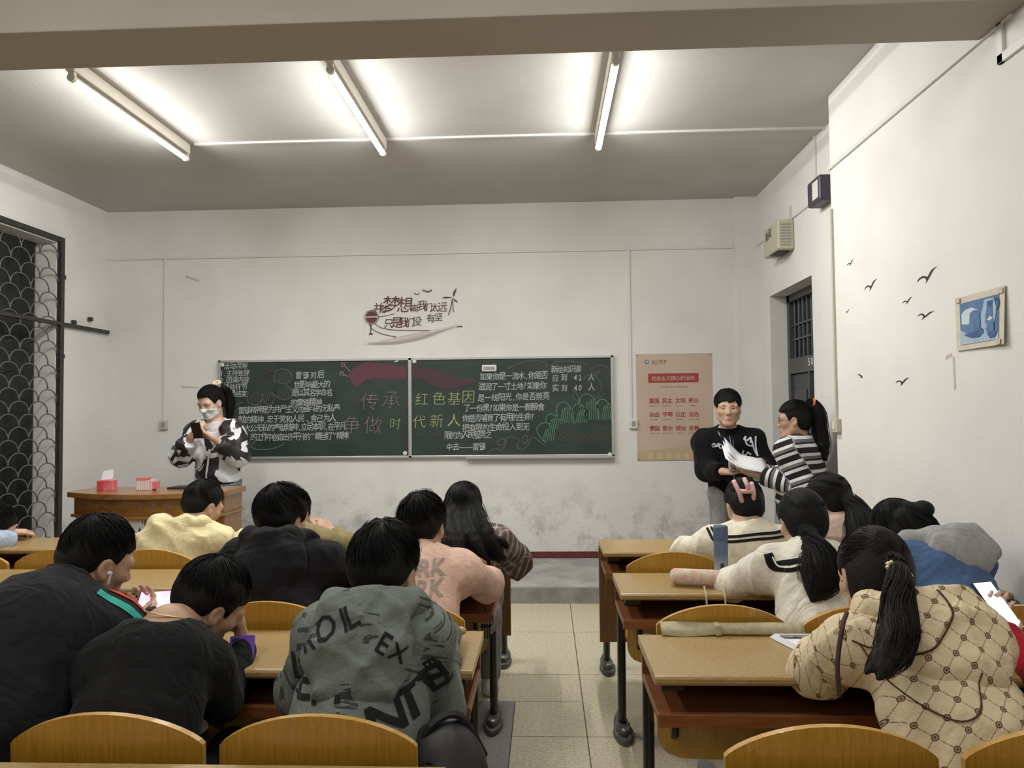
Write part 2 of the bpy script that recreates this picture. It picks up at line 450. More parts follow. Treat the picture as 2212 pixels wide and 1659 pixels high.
# ------------------------------------------------------------------ fluorescent lamps
def lamp(x, y0, y1, label, tm='tube'):
    L_ = y1 - y0
    t = empty('fluorescent_lamp', (x, y0, H), label, 'ceiling lamp', 'fluorescent tube lamps on the ceiling')
    b = MB(); b.box(x - .024, x + .024, y0 - .01, y1 + .02, H - .072, H - .002)
    b.build('batten', M['fixture'], t, bevel=.004)
    for yy in (y0 + .012, y1 + .005):
        s = MB(); s.box(x - .016, x + .016, yy - .012, yy + .012, H - .10, H - .07).tube([(x, yy - .013, H - .104), (x, yy + .013, H - .104)], .022, 12)
        s.build('lamp_holder', M['fixture'], t)
    # the tube throws its light down and sideways; its upper back is a white shell
    b = MB(); n = 20; pts = []
    for yy in (y0 + .02, y1 - .005):
        for k in range(n): a = 2 * PI * (k + .5) / n + PI / 2; pts.append((x + .019 * cos(a), yy, H - .104 + .019 * sin(a)))
    for k in range(n):
        am = 2 * PI * (k + 1) / n
        back = cos(am) > -.2
        b.add([pts[k], pts[(k + 1) % n], pts[n + (k + 1) % n], pts[n + k]], [(0, 1, 2, 3)], 1 if back else 0)
    b.build('glass_tube', [M[tm], M['fixture']], t)
lamp(-2.50, 3.80, 5.07, 'lit fluorescent tube lamp on the ceiling, leftmost of the three in view')
lamp(-1.105, 3.80, 5.07, 'lit fluorescent tube lamp on the ceiling, middle of the three in view')
lamp(.385, 3.80, 5.07, 'lit fluorescent tube lamp on the ceiling, nearest the door wall')
for k, x in enumerate((-2.50, -1.105, .385)):
    lamp(x, .75, 2.02, 'lit fluorescent tube lamp behind the first ceiling beam, ' + ('left of', 'above', 'right of')[k] + ' the camera', 'tube_dim')
    lamp(x, -3.2, -1.93, 'lit fluorescent tube lamp at the back of the room, ' + ('window side', 'middle one', 'door side')[k], 'tube_dim')
cb = MB().box(-2.44, DW_X, 5.065, 5.085, H - .014, H).build('ceiling_cable_duct', M['white_plastic'])
tag(cb, 'thin white cable duct along the ceiling joining the three lamps', 'cable duct')

# ------------------------------------------------------------------ grille, curtain
g = empty('window_grille', (LW_X + .01, 4.9, WZ0), 'black iron window grille with overlapping fish-scale arcs', 'window grille')
gx = LW_X + .018
for y in (WY1 + .035, WY0 - .035): MB().box(gx - .018, gx + .018, y - .024, y + .024, WZ0 - .03, WZ1 + .05).build('grille_post', M['grille'], g)
for z in (WZ0 - .01, WZ1 + .03): MB().box(gx - .016, gx + .016, WY0 - .06, WY1 + .06, z - .02, z + .02).build('grille_rail', M['grille'], g)
MB().box(gx - .016, gx + .02, WY0 - .06, FW_Y - .02, 2.205, 2.235).build('grille_rail', M['grille'], g)
arc_pts = [(0, -.112 * cos(PI * k / 8), .105 * sin(PI * k / 8) ** .8) for k in range(9)]
arc_me = MB().tube(arc_pts, .0052, 5).mesh('grille_arc', M['arc'], True)
z = WZ0; row = 0
while z < WZ1 - .12:
    y = WY1 - .112 - (.112 if row % 2 else 0)
    while y > WY0 + .1:
        o = bpy.data.objects.new('grille_arc', arc_me); COL.objects.link(o); o.location = (gx, y, z); adopt(o, g); y -= .224
    z += .1; row += 1
for z in (2.62, 1.95, 2.31, 2.255):
    y = WY1 + .06 if z > 2.5 else (WY1 + .055 if z < 2 else (6.48 if z > 2.3 else 6.25))
    MB().box(gx - .01, gx + .02, y - .018, y + .018, z - .018, z + .018).build('wall_clamp', M['grille'], g, bevel=.004)
cu = MB(); n = 90
for k in range(n + 1):
    y = WY0 + .02 + (WY1 - WY0 - .05) * k / n
    x = LW_X - .165 + .018 * sin(k * .95) + .008 * sin(k * .37)
    cu.v += [(x, y, WZ0 + .02), (x, y, WZ1 - .03)]
for k in range(n): cu.f.append((2 * k, 2 * k + 2, 2 * k + 3, 2 * k + 1)); cu.m.append(0)
o = cu.build('curtain', M['curtain'], None, smooth=True); md = o.modifiers.new('thick', 'SOLIDIFY'); md.thickness = .003
tag(o, 'dark drawn curtain hanging in folds behind the iron grille', 'curtain')

# ------------------------------------------------------------------ blackboard
BX0, BX1, BZ1, BZ0 = -3.004, .616, 1.944, 1.036
def Bd(px, py):      # board drawing units (x right 0..848, y down 0..215) to metres on the wall
    return BX0 + (px - 475) * (BX1 - BX0) / 848.0, BZ1 - (py - (778 - .0112 * (px - 475))) * .004255
def frw(u, v, d_): return (u, FW_Y - .032 - d_, v)
bo = empty('blackboard', (-1.19, FW_Y, 1.036), 'long green blackboard in two panels covered with chalk writing and flowers', 'blackboard')
MB().box(BX0 + .01, -1.24, FW_Y - .03, FW_Y - .001, BZ0 + .01, BZ1 - .01).build('board_panel', M['board'], bo)
MB().box(-1.215, BX1 - .01, FW_Y - .03, FW_Y - .001, BZ0 + .01, BZ1 - .01).build('board_panel', M['board'], bo)
for (x0, x1, z0, z1) in ((BX0, BX1, BZ1 - .022, BZ1), (BX0, BX1, BZ0, BZ0 + .02), (BX0, BX0 + .022, BZ0, BZ1), (BX1 - .024, BX1, BZ0, BZ1), (-1.243, -1.212, BZ0, BZ1)):
    MB().box(x0, x1, FW_Y - .04, FW_Y - .001, z0, z1).build('board_frame', M['alu'], bo, bevel=.003)
MB().box(-.72, BX1, FW_Y - .06, FW_Y - .03, BZ0 - .012, BZ0 + .004).build('chalk_ledge', M['alu'], bo)

def scribe(lines, m_, size=.062, off=.004, jit=.14, label=None):
    for (px, py, text, pitch_px) in lines:      # every written line is a part of its own
        b = MB(); u, v = Bd(px, py); small = size < .1
        write(b, text, frw, u, v, pitch_px * .004269, size * (1.16 if small else 1), off=off, jit=jit, shear=.06, d=.0015, slope=.012, wide=.86 if small else 1)
        o = b.build('chalk_writing', m_, bo)
        if label: o['label'] = label
scribe([(487, 796, '活动流程', 13.2), (479, 812, '1.主持致辞', 12.6), (479, 827, '2.团课内容', 12.6), (487, 842, '活动环节', 13), (488, 857, '团课结束', 12.5)], M['chalk_white'], .058, label='white chalk list at the left edge of the board')
scribe([(643, 817, '雷锋对后', 16), (641, 838, '世影响最大的', 13), (637, 855, '是以其名字命名', 12.4), (634, 876, '的雷锋精神.', 13.4)], M['chalk_white'], .066, label='white chalk lines left of the red flag')
scribe([(520, 892, '雷锋精神是为共产主义而奋斗的无私奉', 12.95), (520, 913, '献的精神.忠于党和人民、舍己为人', 13.6), (533, 931, '大公无私的奉献精神,立足本职,在平凡', 12.9), (548, 951, '的工作中创造出不平凡的“螺丝钉”精神.', 11.6)], M['chalk_white'], .066, label='white chalk paragraph on the left panel')
scribe([(1041, 820, '如果你是一滴水,你是否', 13.6), (1038, 842, '滋润了一寸土地?如果你', 13.6), (1036, 865, '是一线阳光,你是否照亮', 14.4), (1006, 888, '了一份黑?如果你是一颗粮食', 13.6), (1003, 909, '你是否哺育了有用的生命?', 13.2), (1003, 929, '把有限的生命投入到无', 14.2), (966, 945, '限的为人民服务之', 12.3), (968, 970, '中去——雷锋', 14)], M['chalk_white'], .066, label='white chalk paragraph on the right panel')
scribe([(1193, 805, '新绘知识课', 12.4), (1192, 823, '应到 42 人', 18), (1192, 845, '实到 40 人', 18)], M['chalk_white'], .062, label='white chalk attendance count at the upper right')
for q in ((782, 882, '传', 44), (826, 879, '承', 50), (748, 933, '争', 36), (789, 932, '做', 46)): scribe([q], M['chalk_pink'], .175, -.02, .04, 'big pink chalk character ' + q[2])
scribe([(846, 924, '时', 28)], M['chalk_yellow'], .11, -.015, .02, 'yellow chalk character beside the centre frame')
for q in ((898, 873, '红', 38), (940, 872, '色', 27), (971, 872, '基', 30), (1002, 868, '因', 28), (895, 921, '代', 32), (933, 920, '新', 30), (966, 918, '人', 38)): scribe([q], M['chalk_yellow'], .13, -.014, .04, 'large yellow chalk character ' + q[2])
# red chalk flag
def blob(pts, m_, d_=.0008, name='chalk_drawing'):
    b = MB(); q = [Bd(*p) for p in pts]
    b.add([frw(u, v, d_) for u, v in q], [tuple(range(len(q)))])
    return b.build(name, m_, bo)
b = blob([(757, 811), (772, 793), (797, 781), (815, 784), (850, 788), (884, 793), (884, 818), (860, 818), (835, 818), (812, 817), (795, 822), (776, 836), (768, 828)], M['chalk_red']); b['label'] = 'dark red chalk flag on the left panel'
b = blob([(895, 789), (905, 789), (915, 795), (938, 797), (947, 803), (978, 806), (982, 813), (1005, 816), (1038, 822), (1010, 834), (985, 840), (955, 840), (938, 833), (927, 822), (895, 816)], M['chalk_mauve']); b['label'] = 'faded mauve end of the chalk flag on the right panel'
k = MB()
def cs(pts, w=.007, sm=5, closed=False): stroke(k, [Bd(*p) for p in (smooth_pts(pts, sm) if sm else pts)], w, frw, .0015, closed=closed)
cs([(757, 813), (742, 805)], .008, 0); cs([(763, 803), (748, 787)], .008, 0)
for x, y in ((741, 803), (744, 784)): cs([(x, y), (x + 7, y), (x + 7, y + 8), (x, y + 8), (x, y)], .007, 0)
k.build('chalk_drawing', M['chalk_pink'], bo)['label'] = 'chalk cords of the flag'; k = MB()
# left flowers
cs([(598, 830), (600, 803), (618, 797), (634, 805), (636, 818), (622, 828), (604, 826)]); cs([(622, 829), (634, 842), (636, 855), (622, 863), (605, 858), (597, 852)])
k.build('chalk_drawing', M['chalk_faint'], bo)['label'] = 'faint chalk flower at the right of the seed head'; k = MB()
cs([(541, 845), (540, 866), (555, 874), (568, 868), (574, 850)]); cs([(574, 852), (575, 866), (590, 874), (597, 862), (593, 846)]); cs([(505, 861), (515, 872), (531, 868)]); cs([(489, 862), (496, 878), (508, 892), (512, 884), (500, 880)])
cs([(536, 966), (548, 949), (556, 946), (552, 958), (536, 962)]); cs([(545, 963), (560, 970), (590, 969), (612, 962), (620, 955)], .009)
k.build('chalk_drawing', M['chalk_faint'], bo)['label'] = 'faint chalk petal outlines on the left panel'; k = MB()
for j in range(9): cs([(545 + j * 5, 872 - abs(j - 4) * 2), (555 + j * 4.5, 846)], .004, 0)
for j in range(7): cs([(603 + j * 5, 858), (610 + j * 4.5, 835)], .004, 0)
for j in range(7): cs([(604 + j * 5, 825), (611 + j * 4, 803)], .004, 0)
k.build('chalk_drawing', M['chalk_faint'], bo)['label'] = 'faint chalk hatching inside the left flower petals'
k = MB()
for j in range(34):
    a = RNG.uniform(0, 6.28); r = RNG.uniform(2, 22); x, y = 582 + r * cos(a) * 1.1, 808 + r * sin(a)
    cs([(x - 4, y), (x, y - 3), (x + 3, y + 2)], .004, 2)
k.build('chalk_drawing', M['chalk_brown'], bo)['label'] = 'brown chalk seed head of the left flower'
# sunflower lower right
k = MB()
for pts in ([(1180, 955), (1163, 935), (1162, 920), (1175, 912), (1196, 916)], [(1182, 915), (1180, 900), (1190, 893), (1204, 900), (1212, 914)], [(1206, 908), (1202, 885), (1207, 872), (1220, 868), (1232, 880), (1238, 912)],
            [(1240, 915), (1236, 885), (1246, 871), (1258, 877), (1268, 905)], [(1252, 880), (1253, 858), (1266, 851), (1282, 860), (1290, 885), (1291, 905)], [(1288, 880), (1292, 864), (1304, 863), (1317, 880), (1320, 905)]): cs(pts, .008)
for (x0, y0, x1, y1, n) in ((1172, 950, 1180, 920, 6), (1186, 925, 1192, 900, 5), (1210, 912, 1216, 876, 6), (1242, 912, 1250, 880, 6), (1262, 905, 1266, 860, 7), (1296, 905, 1304, 870, 5)):
    for j in range(n): cs([(x0 + j * 4.6, y0), (x1 + j * 3.6, y1 + abs(j - n / 2) * 2)], .007, 0)
k.build('chalk_drawing', M['chalk_green'], bo)['label'] = 'green chalk sunflower petals at the lower right'
k = MB()
for cx, cy, r in ((1237, 955, 34), (1312, 958, 44)):
    for rr in (r, r * .85, r * .68, r * .5, r * .34):
        cs([(cx + rr * cos(a), cy - rr * .82 * sin(a)) for a in np.linspace(.15 if cx < 1300 else 1.35, 3.0, 9) if cx + rr * cos(a) < 1320], .005, 3)
    for a in np.linspace(.3 if cx < 1300 else 1.5, 2.85, 8): cs([(cx + r * .3 * cos(a), cy - r * .25 * sin(a)), (cx + r * .98 * cos(a), cy - r * .8 * sin(a))], .004, 0)
    k.build('chalk_drawing', M['chalk_brown'], bo)['label'] = 'brown chalk sunflower heart at the lower right'; k = MB()
k = MB()
cs([(1060, 972), (1072, 966), (1084, 970), (1094, 958), (1092, 948), (1105, 942), (1122, 948), (1118, 962), (1130, 968), (1142, 958), (1150, 942), (1165, 950), (1180, 962)]); cs([(1074, 955), (1084, 946), (1096, 948), (1090, 958), (1076, 957)]); cs([(1132, 956), (1130, 945), (1138, 938), (1141, 948), (1134, 957)])
cs([(1100, 797), (1130, 784), (1165, 780), (1180, 784), (1230, 781), (1272, 788)], .006); cs([(1180, 793), (1186, 784), (1196, 784), (1192, 792)]); cs([(1260, 820), (1275, 808), (1295, 803), (1283, 812), (1270, 812)]); cs([(1285, 812), (1296, 828), (1297, 845)], .006); cs([(1275, 800), (1290, 790), (1308, 792), (1312, 797)], .006)
cs([(1236, 850), (1240, 860), (1250, 868), (1246, 852), (1238, 842)])
for x, y in ((1280, 850), (1292, 848), (1304, 850)): cs([(x, y), (1290, 862)], .006, 0)
k.build('chalk_drawing', M['chalk_faint'], bo)['label'] = 'faint chalk vines and leaves on the right panel'

# eraser and magnets stick to the board: things of their own
u, v = Bd(1061, 796)
e = empty('board_eraser', (u, FW_Y - .03, v), 'small grey blackboard eraser stuck near the top of the right panel', 'eraser')
MB().box(u - .068, u + .068, FW_Y - .055, FW_Y - .031, v - .031, v + .031).build('eraser_body', M['white_plastic'], e, bevel=.012, segs=3)
MB().box(u - .05, u + .05, FW_Y - .060, FW_Y - .054, v - .013, v + .013).build('felt', M['grey_plastic'], e, bevel=.004)
for px, py, lb in ((484, 788, 'round white magnet in the top left corner of the blackboard'), (901, 781, 'round white magnet at the top of the right board panel, beside the centre frame'), (863, 781, 'white chalk stub held at the top right of the left board panel'), (1313, 978, 'white magnet in the lower right corner of the blackboard'), (880, 977, 'white magnet low on the left panel by the centre frame')):
    u, v = Bd(px, py)
    b = MB()
    if 'stub' in lb: b.tube([(u - .018, FW_Y - .037, v - .003), (u + .018, FW_Y - .037, v + .004)], .006, 8)
    else: b.lathe([(.019, 0), (.019, .006), (.013, .011), (.001, .012)], (u, FW_Y - .031, v), (0, -1, 0), 14)
    tag(b.build('board_magnet' if 'magnet' in lb else 'chalk_stub', M['white_plastic'], None, smooth=False), lb, 'magnet' if 'magnet' in lb else 'chalk')

# ------------------------------------------------------------------ wall fittings
def duct(name, pts, w, label, m_='white_plastic', nrm='y', group=None):
    b = MB()
    for (a, c) in zip(pts[:-1], pts[1:]):
        a, c = np.array(a), np.array(c); lo, hi = np.minimum(a, c), np.maximum(a, c)
        ax = int(np.argmax(hi - lo))
        ex = [w / 2] * 3; ex[ax] = w / 2
        if nrm == 'y': ex[1] = .0
        b.box(lo[0] - ex[0] if nrm != 'x' else lo[0] - .014, hi[0] + (ex[0] if nrm != 'x' else 0), lo[1] - (ex[1] if nrm != 'y' else .014), hi[1] + (ex[1] if nrm != 'y' else 0), lo[2] - ex[2], hi[2] + ex[2])
    return tag(b.build(name, M[m_], None, bevel=.002), label, 'cable duct', group)
duct('cable_duct', [(LW_X + .02, FW_Y, 2.905), (1.70, FW_Y, 2.905)], .018, 'long white cable duct running across the front wall above the blackboard')
duct('cable_duct', [(-3.523, FW_Y, 2.89), (-3.523, FW_Y, 1.40)], .02, 'vertical white cable duct on the front wall near the window corner')
duct('cable_duct', [(.768, FW_Y, 2.89), (.768, FW_Y, 1.36)], .026, 'vertical white cable duct on the front wall between blackboard and poster')
duct('cable_duct', [(DW_X, 4.60, 2.91), (DW_X, 6.72, 2.91)], .02, 'white cable duct high on the door wall above the beige box', nrm='x')
duct('cable_duct', [(DW_X, 5.252, 2.92), (DW_X, 5.252, H)], .02, 'short vertical cable duct rising to the ceiling on the door wall', nrm='x')
duct('cable_duct', [(RW_X, 2.8, 2.905), (RW_X, 4.57, 2.905)], .024, 'white cable duct running along the right wall towards the beam', nrm='x')
duct('cable_duct', [(RW_X, 4.55, 2.64), (RW_X, 4.55, 1.38)], .02, 'vertical yellowed cable duct down the edge of the right wall', 'old_plastic', nrm='x')
duct('wall_duct', [(RW_X, 1.2, 2.765), (RW_X, 2.86, 2.765), (RW_X, 2.86, 2.9)], .035, 'wide white duct on the right wall bending up to the beam', nrm='x')
def outlet(c, nrm, label, m_, cat):
    x, y, z = c
    t = empty('wall_outlet' if cat == 'outlet' else 'light_switch', c, label, cat)
    if nrm == 'y':
        MB().box(x - .036, x + .036, y - .03, y, z - .042, z + .042).build('cover_plate', M[m_], t, bevel=.005)
        MB().box(x - .018, x + .018, y - .034, y - .029, z - .022, z + .022).build('socket_insert', M['grey_plastic'] if cat == 'outlet' else M['white_plastic'], t, bevel=.003)
    else:
        MB().box(x - .03, x, y - .036, y + .036, z - .042, z + .042).build('cover_plate', M[m_], t, bevel=.005)
        MB().box(x - .036, x - .029, y - .014, y + .014, z - .024, z + .024).build('rocker', M['white_plastic'], t, bevel=.003)
    return t
outlet((-3.523, FW_Y, 1.355), 'y', 'yellowed socket box below the duct on the left of the front wall', 'old_plastic', 'outlet')
outlet((.79, FW_Y, 1.325), 'y', 'white socket box below the duct beside the kraft poster', 'white_plastic', 'outlet')
outlet((RW_X, 4.535, 1.345), 'x', 'yellowed light switch on the edge of the right wall beside the door', 'old_plastic', 'switch')

# beige box with vents on the door wall
e = empty('ventilator_box', (DW_X, 5.9, 2.68), 'beige box with slotted side fixed high on the door wall', 'wall box')
MB().box(DW_X - .125, DW_X - .001, 5.74, 6.12, 2.665, 2.895).build('casing', mat('beige_casing', (.47, .45, .33), .45), e, bevel=.012, segs=3)
for k in range(8):
    MB().box(DW_X - .105, DW_X - .03, 5.735, 5.742, 2.695 + k * .0225, 2.704 + k * .0225).build('vent_slot', M['grey_plastic'], e)
b = MB(); write(b, '新风', lambda u, v, d_: (DW_X - .127, 6.05 - u, v), 0, 2.79, .075, .085, jit=.1, slope=.1)
b.build('lettering', M['black_ink'], e)
MB().box(DW_X - .11, DW_X - .02, 5.80, 5.98, 2.655, 2.668).build('outlet_grille', M['black_ink'], e)
b = MB()
for y in (5.84, 5.80): b.tube([(DW_X - .03, y, 2.89), (DW_X - .01, y, 2.93), (DW_X - .006, y, 3.02)], .005, 6)
b.build('cable', M['white_plastic'], e)
# dark violet box by the corner of the right wall
e = empty('speaker_box', (DW_X, 5.05, 2.8), 'dark violet box half hidden behind the edge of the right wall', 'speaker')
MB().box(DW_X - .10, DW_X - .001, 4.94, 5.17, 2.815, 2.99).build('casing', mat('violet_plastic', (.05, .042, .06), .45), e, bevel=.018, segs=3)
MB().box(DW_X - .104, DW_X - .099, 4.96, 5.06, 2.84, 2.96).build('speaker_grille', M['white_plastic'], e, bevel=.003)

# kraft poster with the twelve red words
e = empty('value_poster', (1.16, FW_Y, .994), 'kraft-coloured poster with red characters pinned right of the blackboard', 'poster')
PX0, PX1, PZ1, PZ0 = .821, 1.499, 1.953, .992
def frp(u, v, d_): return (PX0 + u, FW_Y - .0045 - d_, PZ0 + v)
MB().box(PX0, PX1, FW_Y - .0045, FW_Y - .0005, PZ0, PZ1).build('sheet', M['poster'], e)
def flat(poly, m_, d_, name, par, fr): 
    return MB().add([fr(u, v, d_) for u, v in poly], [tuple(range(len(poly)))]).build(name, m_, par)
flat([(0, 0), (.678, 0), (.678, .155), (.45, .125), (.2, .10), (0, .085)], M['poster_band'], .0004, 'ochre_hills', e, frp)
b = MB()
for k in range(7):
    x = .10 + k * .08
    b.add([frp(*p, .0007) for p in ((x, .02), (x + .035, .015), (x + .045, .055), (x + .018, .075), (x - .004, .05))], [(0, 1, 2, 3, 4)])
b.build('pale_leaves', M['poster_pale'], e)
flat([(.012 + .103, .70), (.55, .70), (.558, .707), (.558, .776), (.55, .783), (.115, .783), (.107, .776), (.107, .707)], M['banner_red'], .0006, 'title_bar', e, frp)
b = MB(); write(b, '社会主义核心价值观', frp, .138, .722, .0428, .046, off=.012, d=.0012); b.build('title_lettering', M['poster'], e)
b = MB(); write(b, '十二个词语 记在心中 落实在行动上', frp, .20, .655, .0165, .017, off=.004, d=.0008); b.build('subtitle_lettering', M['brown_ink'], e)
b = MB(); b2 = MB()
rows_ = [['富强', '民主', '文明', '和谐'], ['自由', '平等', '公正', '法治'], ['爱国', '敬业', '诚信', '友善']]
eng = [['PROSPERITY', 'DEMOCRACY', 'CIVILITY', 'HARMONY'], ['FREEDOM', 'EQUALITY', 'JUSTICE', 'RULE OF LAW'], ['PATRIOTISM', 'DEDICATION', 'INTEGRITY', 'FRIENDSHIP']]
for r_ in range(3):
    for c_ in range(4):
        write(b, rows_[r_][c_], frp, .112 + c_ * .117, .518 - r_ * .123, .046, .049, off=.02, d=.0008)
        t = eng[r_][c_]; write(b2, t, frp, .114 + c_ * .117 + (10 - len(t)) * .003, .486 - r_ * .123, .009, .0145, off=.006, d=.0008, half=.95)
b.build('red_words', M['red_ink'], e); b2.build('english_words', M['brown_ink'], e)
b = MB(); b.lathe([(.021, 0), (.021, .0004)], (PX0 + .098, FW_Y - .005, PZ0 + .888), (0, -1, 0), 20); b.lathe([(.012, 0), (.012, .0002)], (PX0 + .1, FW_Y - .0056, PZ0 + .89), (0, -1, 0), 12, mi=1)
b.build('emblem', [M['logo_blue'], M['poster_pale']], e)
b = MB(); write(b, '长江大学', frp, .14, .876, .034, .036, shear=.2, jit=.15, d=.0008); write(b, 'YANGTZE UNIVERSITY', frp, .142, .862, .0072, .0095, d=.0008, half=.95); b.build('school_name', M['black_ink'], e)
for u, v in ((.012, .945), (.665, .945), (.012, .014)):
    MB().lathe([(.006, 0), (.005, .004), (.001, .005)], frp(u, v, 0), (0, -1, 0), 8).build('pin', M['foot_iron'], e)

# clear film banner above the board, lower right corner peeling
e = empty('film_banner', (-1.2, FW_Y, 2.1), 'clear film banner with dark red brush writing peeling off above the blackboard', 'banner')
def film_d(x, z):
    t = max(0, min(1, ((x + 1.55) * .55 + (2.30 - z) * 1.0) / .8 - .25))
    return .006 + .05 * t ** 2 + .006 * sin(x * 16 + z * 9) * t + .004 * sin(z * 30) * t
b = MB(); nx, nz = 36, 22
def low_edge(x): # bottom edge curls up to the right
    s_ = (x + 1.67) / .92
    return 2.075 + .20 * max(0, s_ - .12) ** 1.5
for i in range(nx + 1):
    for j in range(nz + 1):
        x = -1.67 + .92 * i / nx; z0 = low_edge(x); z1 = 2.595 - .012 * i / nx
        z = z0 + (z1 - z0) * j / nz
        if i == nx: x -= .02 * sin(j / nz * PI)
        b.v.append((x, FW_Y - film_d(x, z), z))
for i in range(nx):
    for j in range(nz): b.f.append((i * (nz + 1) + j, (i + 1) * (nz + 1) + j, (i + 1) * (nz + 1) + j + 1, i * (nz + 1) + j + 1)); b.m.append(0)
b.build('film_sheet', M['film'], e, smooth=True)
# rolled, doubled lower edge
b = MB(); pts = []
for i in range(24):
    x = -1.62 + .84 * i / 23; pts.append((x, FW_Y - film_d(x, low_edge(x)) - .012, low_edge(x) + .012))
b.tube(pts, [.004 + .026 * sin(PI * min(1, i / 23 * 1.05)) ** 1.3 for i in range(24)], 10)
m_roll = film_mat(); m_roll.name = 'rolled_film'; m_roll.node_tree.nodes['Principled BSDF'].inputs['Alpha'].default_value = .42; m_roll.node_tree.nodes['Principled BSDF'].inputs['Base Color'].default_value = (.62, .56, .50, 1)
b.build('rolled_edge', m_roll, e, smooth=True)
def frf(u, v, d_): return (u, FW_Y - film_d(u, v) - .002 - d_, v)
def Fb(cx, cy): return -1.67 + (cx - 500) * .000699, 2.597 - (cy - 140) * .000700   # drawing units of the banner
b = MB()
for (cx, cy, t, sz) in ((715, 470, '并', .10), (790, 470, '非', .08), (885, 455, '梦', .155), (1065, 455, '想', .15), (1190, 462, '离', .075), (1295, 440, '我', .095), (1370, 455, '们', .08), (1460, 462, '太', .085), (1560, 460, '远', .095), (850, 660, '只', .09), (960, 660, '是', .105), (1050, 660, '我', .10), (1130, 655, '们', .085), (1225, 640, '没', .09), (1405, 600, '有', .085), (1510, 585, '坚', .08)):
    u, v = Fb(cx, cy); write(b, t, frf, u - sz / 2, v, sz, sz * 1.05, off=.003 if sz > .1 else 0.0, shear=.1, jit=.05)
def bs(pts, w): stroke(b, [Fb(*p) for p in smooth_pts(pts, 5)], w, frf, .0005)
bs([(705, 525), (800, 515), (930, 487)], .005); bs([(665, 612), (740, 665), (900, 700), (1120, 710), (1390, 715)], .006); bs([(590, 615), (640, 690), (760, 750), (950, 795)], .006); bs([(617, 615), (612, 745)], .008); bs([(588, 750), (640, 750)], .012)
u, v = Fb(625, 530)
b.add([frf(u + .056 * cos(a), v + .056 * sin(a), .0004) for a in np.linspace(.2, PI - .2, 12)], [tuple(range(12))]); b.add([frf(u + .054 * cos(a), v + .054 * sin(a), .0004) for a in np.linspace(PI + .05, 2 * PI - .05, 12)], [tuple(range(12))])
stroke(b, [(u + .064 * cos(a), v + .064 * sin(a)) for a in np.linspace(0, 2 * PI, 28)], .005, frf, .0006)
for (x0, y0, w_) in ((1360, 200, 62), (1220, 235, 34)):
    bs([(x0 - w_, y0 - 12), (x0 - w_ * .4, y0 - 5), (x0 + 10, y0 + 8), (x0 + w_, y0 - 15)], .012 if w_ > 40 else .007)
for pts in ([(1690, 285), (1600, 275), (1545, 290), (1610, 297), (1690, 290)], [(1700, 270), (1705, 215), (1750, 155), (1735, 220), (1712, 275)], [(1705, 295), (1755, 340), (1760, 360), (1725, 340), (1700, 300)]):
    q = [Fb(*p) for p in pts]; b.add([frf(*p, .0006) for p in q], [tuple(range(len(q)))])
bs([(1690, 310), (1675, 400), (1640, 520)], .008); bs([(1692, 310), (1700, 400), (1705, 480)], .006)
b.build('brush_print', M['ink'], e)

# bird stickers
def bird(c, w, tilt, nrm, label, half=False):
    b = MB()
    wing = [(-.5, -.06), (-.36, .12), (-.2, .17), (-.06, .08), (.02, -.02), (.10, .10), (.2, .26), (.34, .34), (.5, .36), (.36, .26), (.24, .12), (.14, -.04), (.06, -.14), (-.02, -.26), (-.12, -.34), (-.06, -.2), (-.07, -.1), (-.14, .02), (-.28, .05), (-.4, -.02)]
    if half: wing = [(-.5, .2), (-.2, .3), (.1, .15), (.3, -.1), (.35, -.3), (.1, -.35), (.05, -.1), (-.15, .1)]
    ca, sa = cos(tilt), sin(tilt)
    ku, kv = (1.45, .56) if nrm == 'x' else (1, 1)
    P = [((x * ca - y * sa) * w * ku, (x * sa + y * ca) * w * kv) for x, y in wing]
    if nrm == 'x': b.prism(P, .0003, .0014, lambda u, v, d_: (RW_X - d_, c[1] - u, c[2] + v))
    else: b.prism(P, .0003, .0014, lambda u, v, d_: (c[0] + u, FW_Y - d_, c[2] + v))
    return tag(b.build('bird_sticker', M['bird'], None), label, 'wall sticker', 'black bird stickers')
for (y, z, w, t, hf, lb) in ((4.31, 2.272, .07, .1, 0, 'small black bird sticker, highest on the right wall near its edge'), (4.054, 2.099, .115, .1, 0, 'black bird sticker with spread wings below the highest small one'),
        (3.466, 2.043, .135, .12, 0, 'largest black bird sticker, up and left of the blue painting'), (3.658, 1.959, .07, .05, 0, 'small black bird sticker midway between the two large ones'),
        (4.367, 2.004, .045, .2, 0, 'tiniest black bird sticker beside the vertical duct'), (3.497, 1.869, .10, -.35, 0, 'black bird sticker with level wings just left of the blue painting'),
        (4.214, 1.625, .06, -.1, 1, 'half-torn black bird sticker low on the right wall'), (3.733, 1.573, .095, -.05, 0, 'lowest whole black bird sticker on the right wall')):
    bird((RW_X, y, z), w, t, 'x', lb, hf)
bird((-.772, FW_Y, 2.224), .055, .9, 'y', 'scrap of a dark sticker right of the film banner', True)
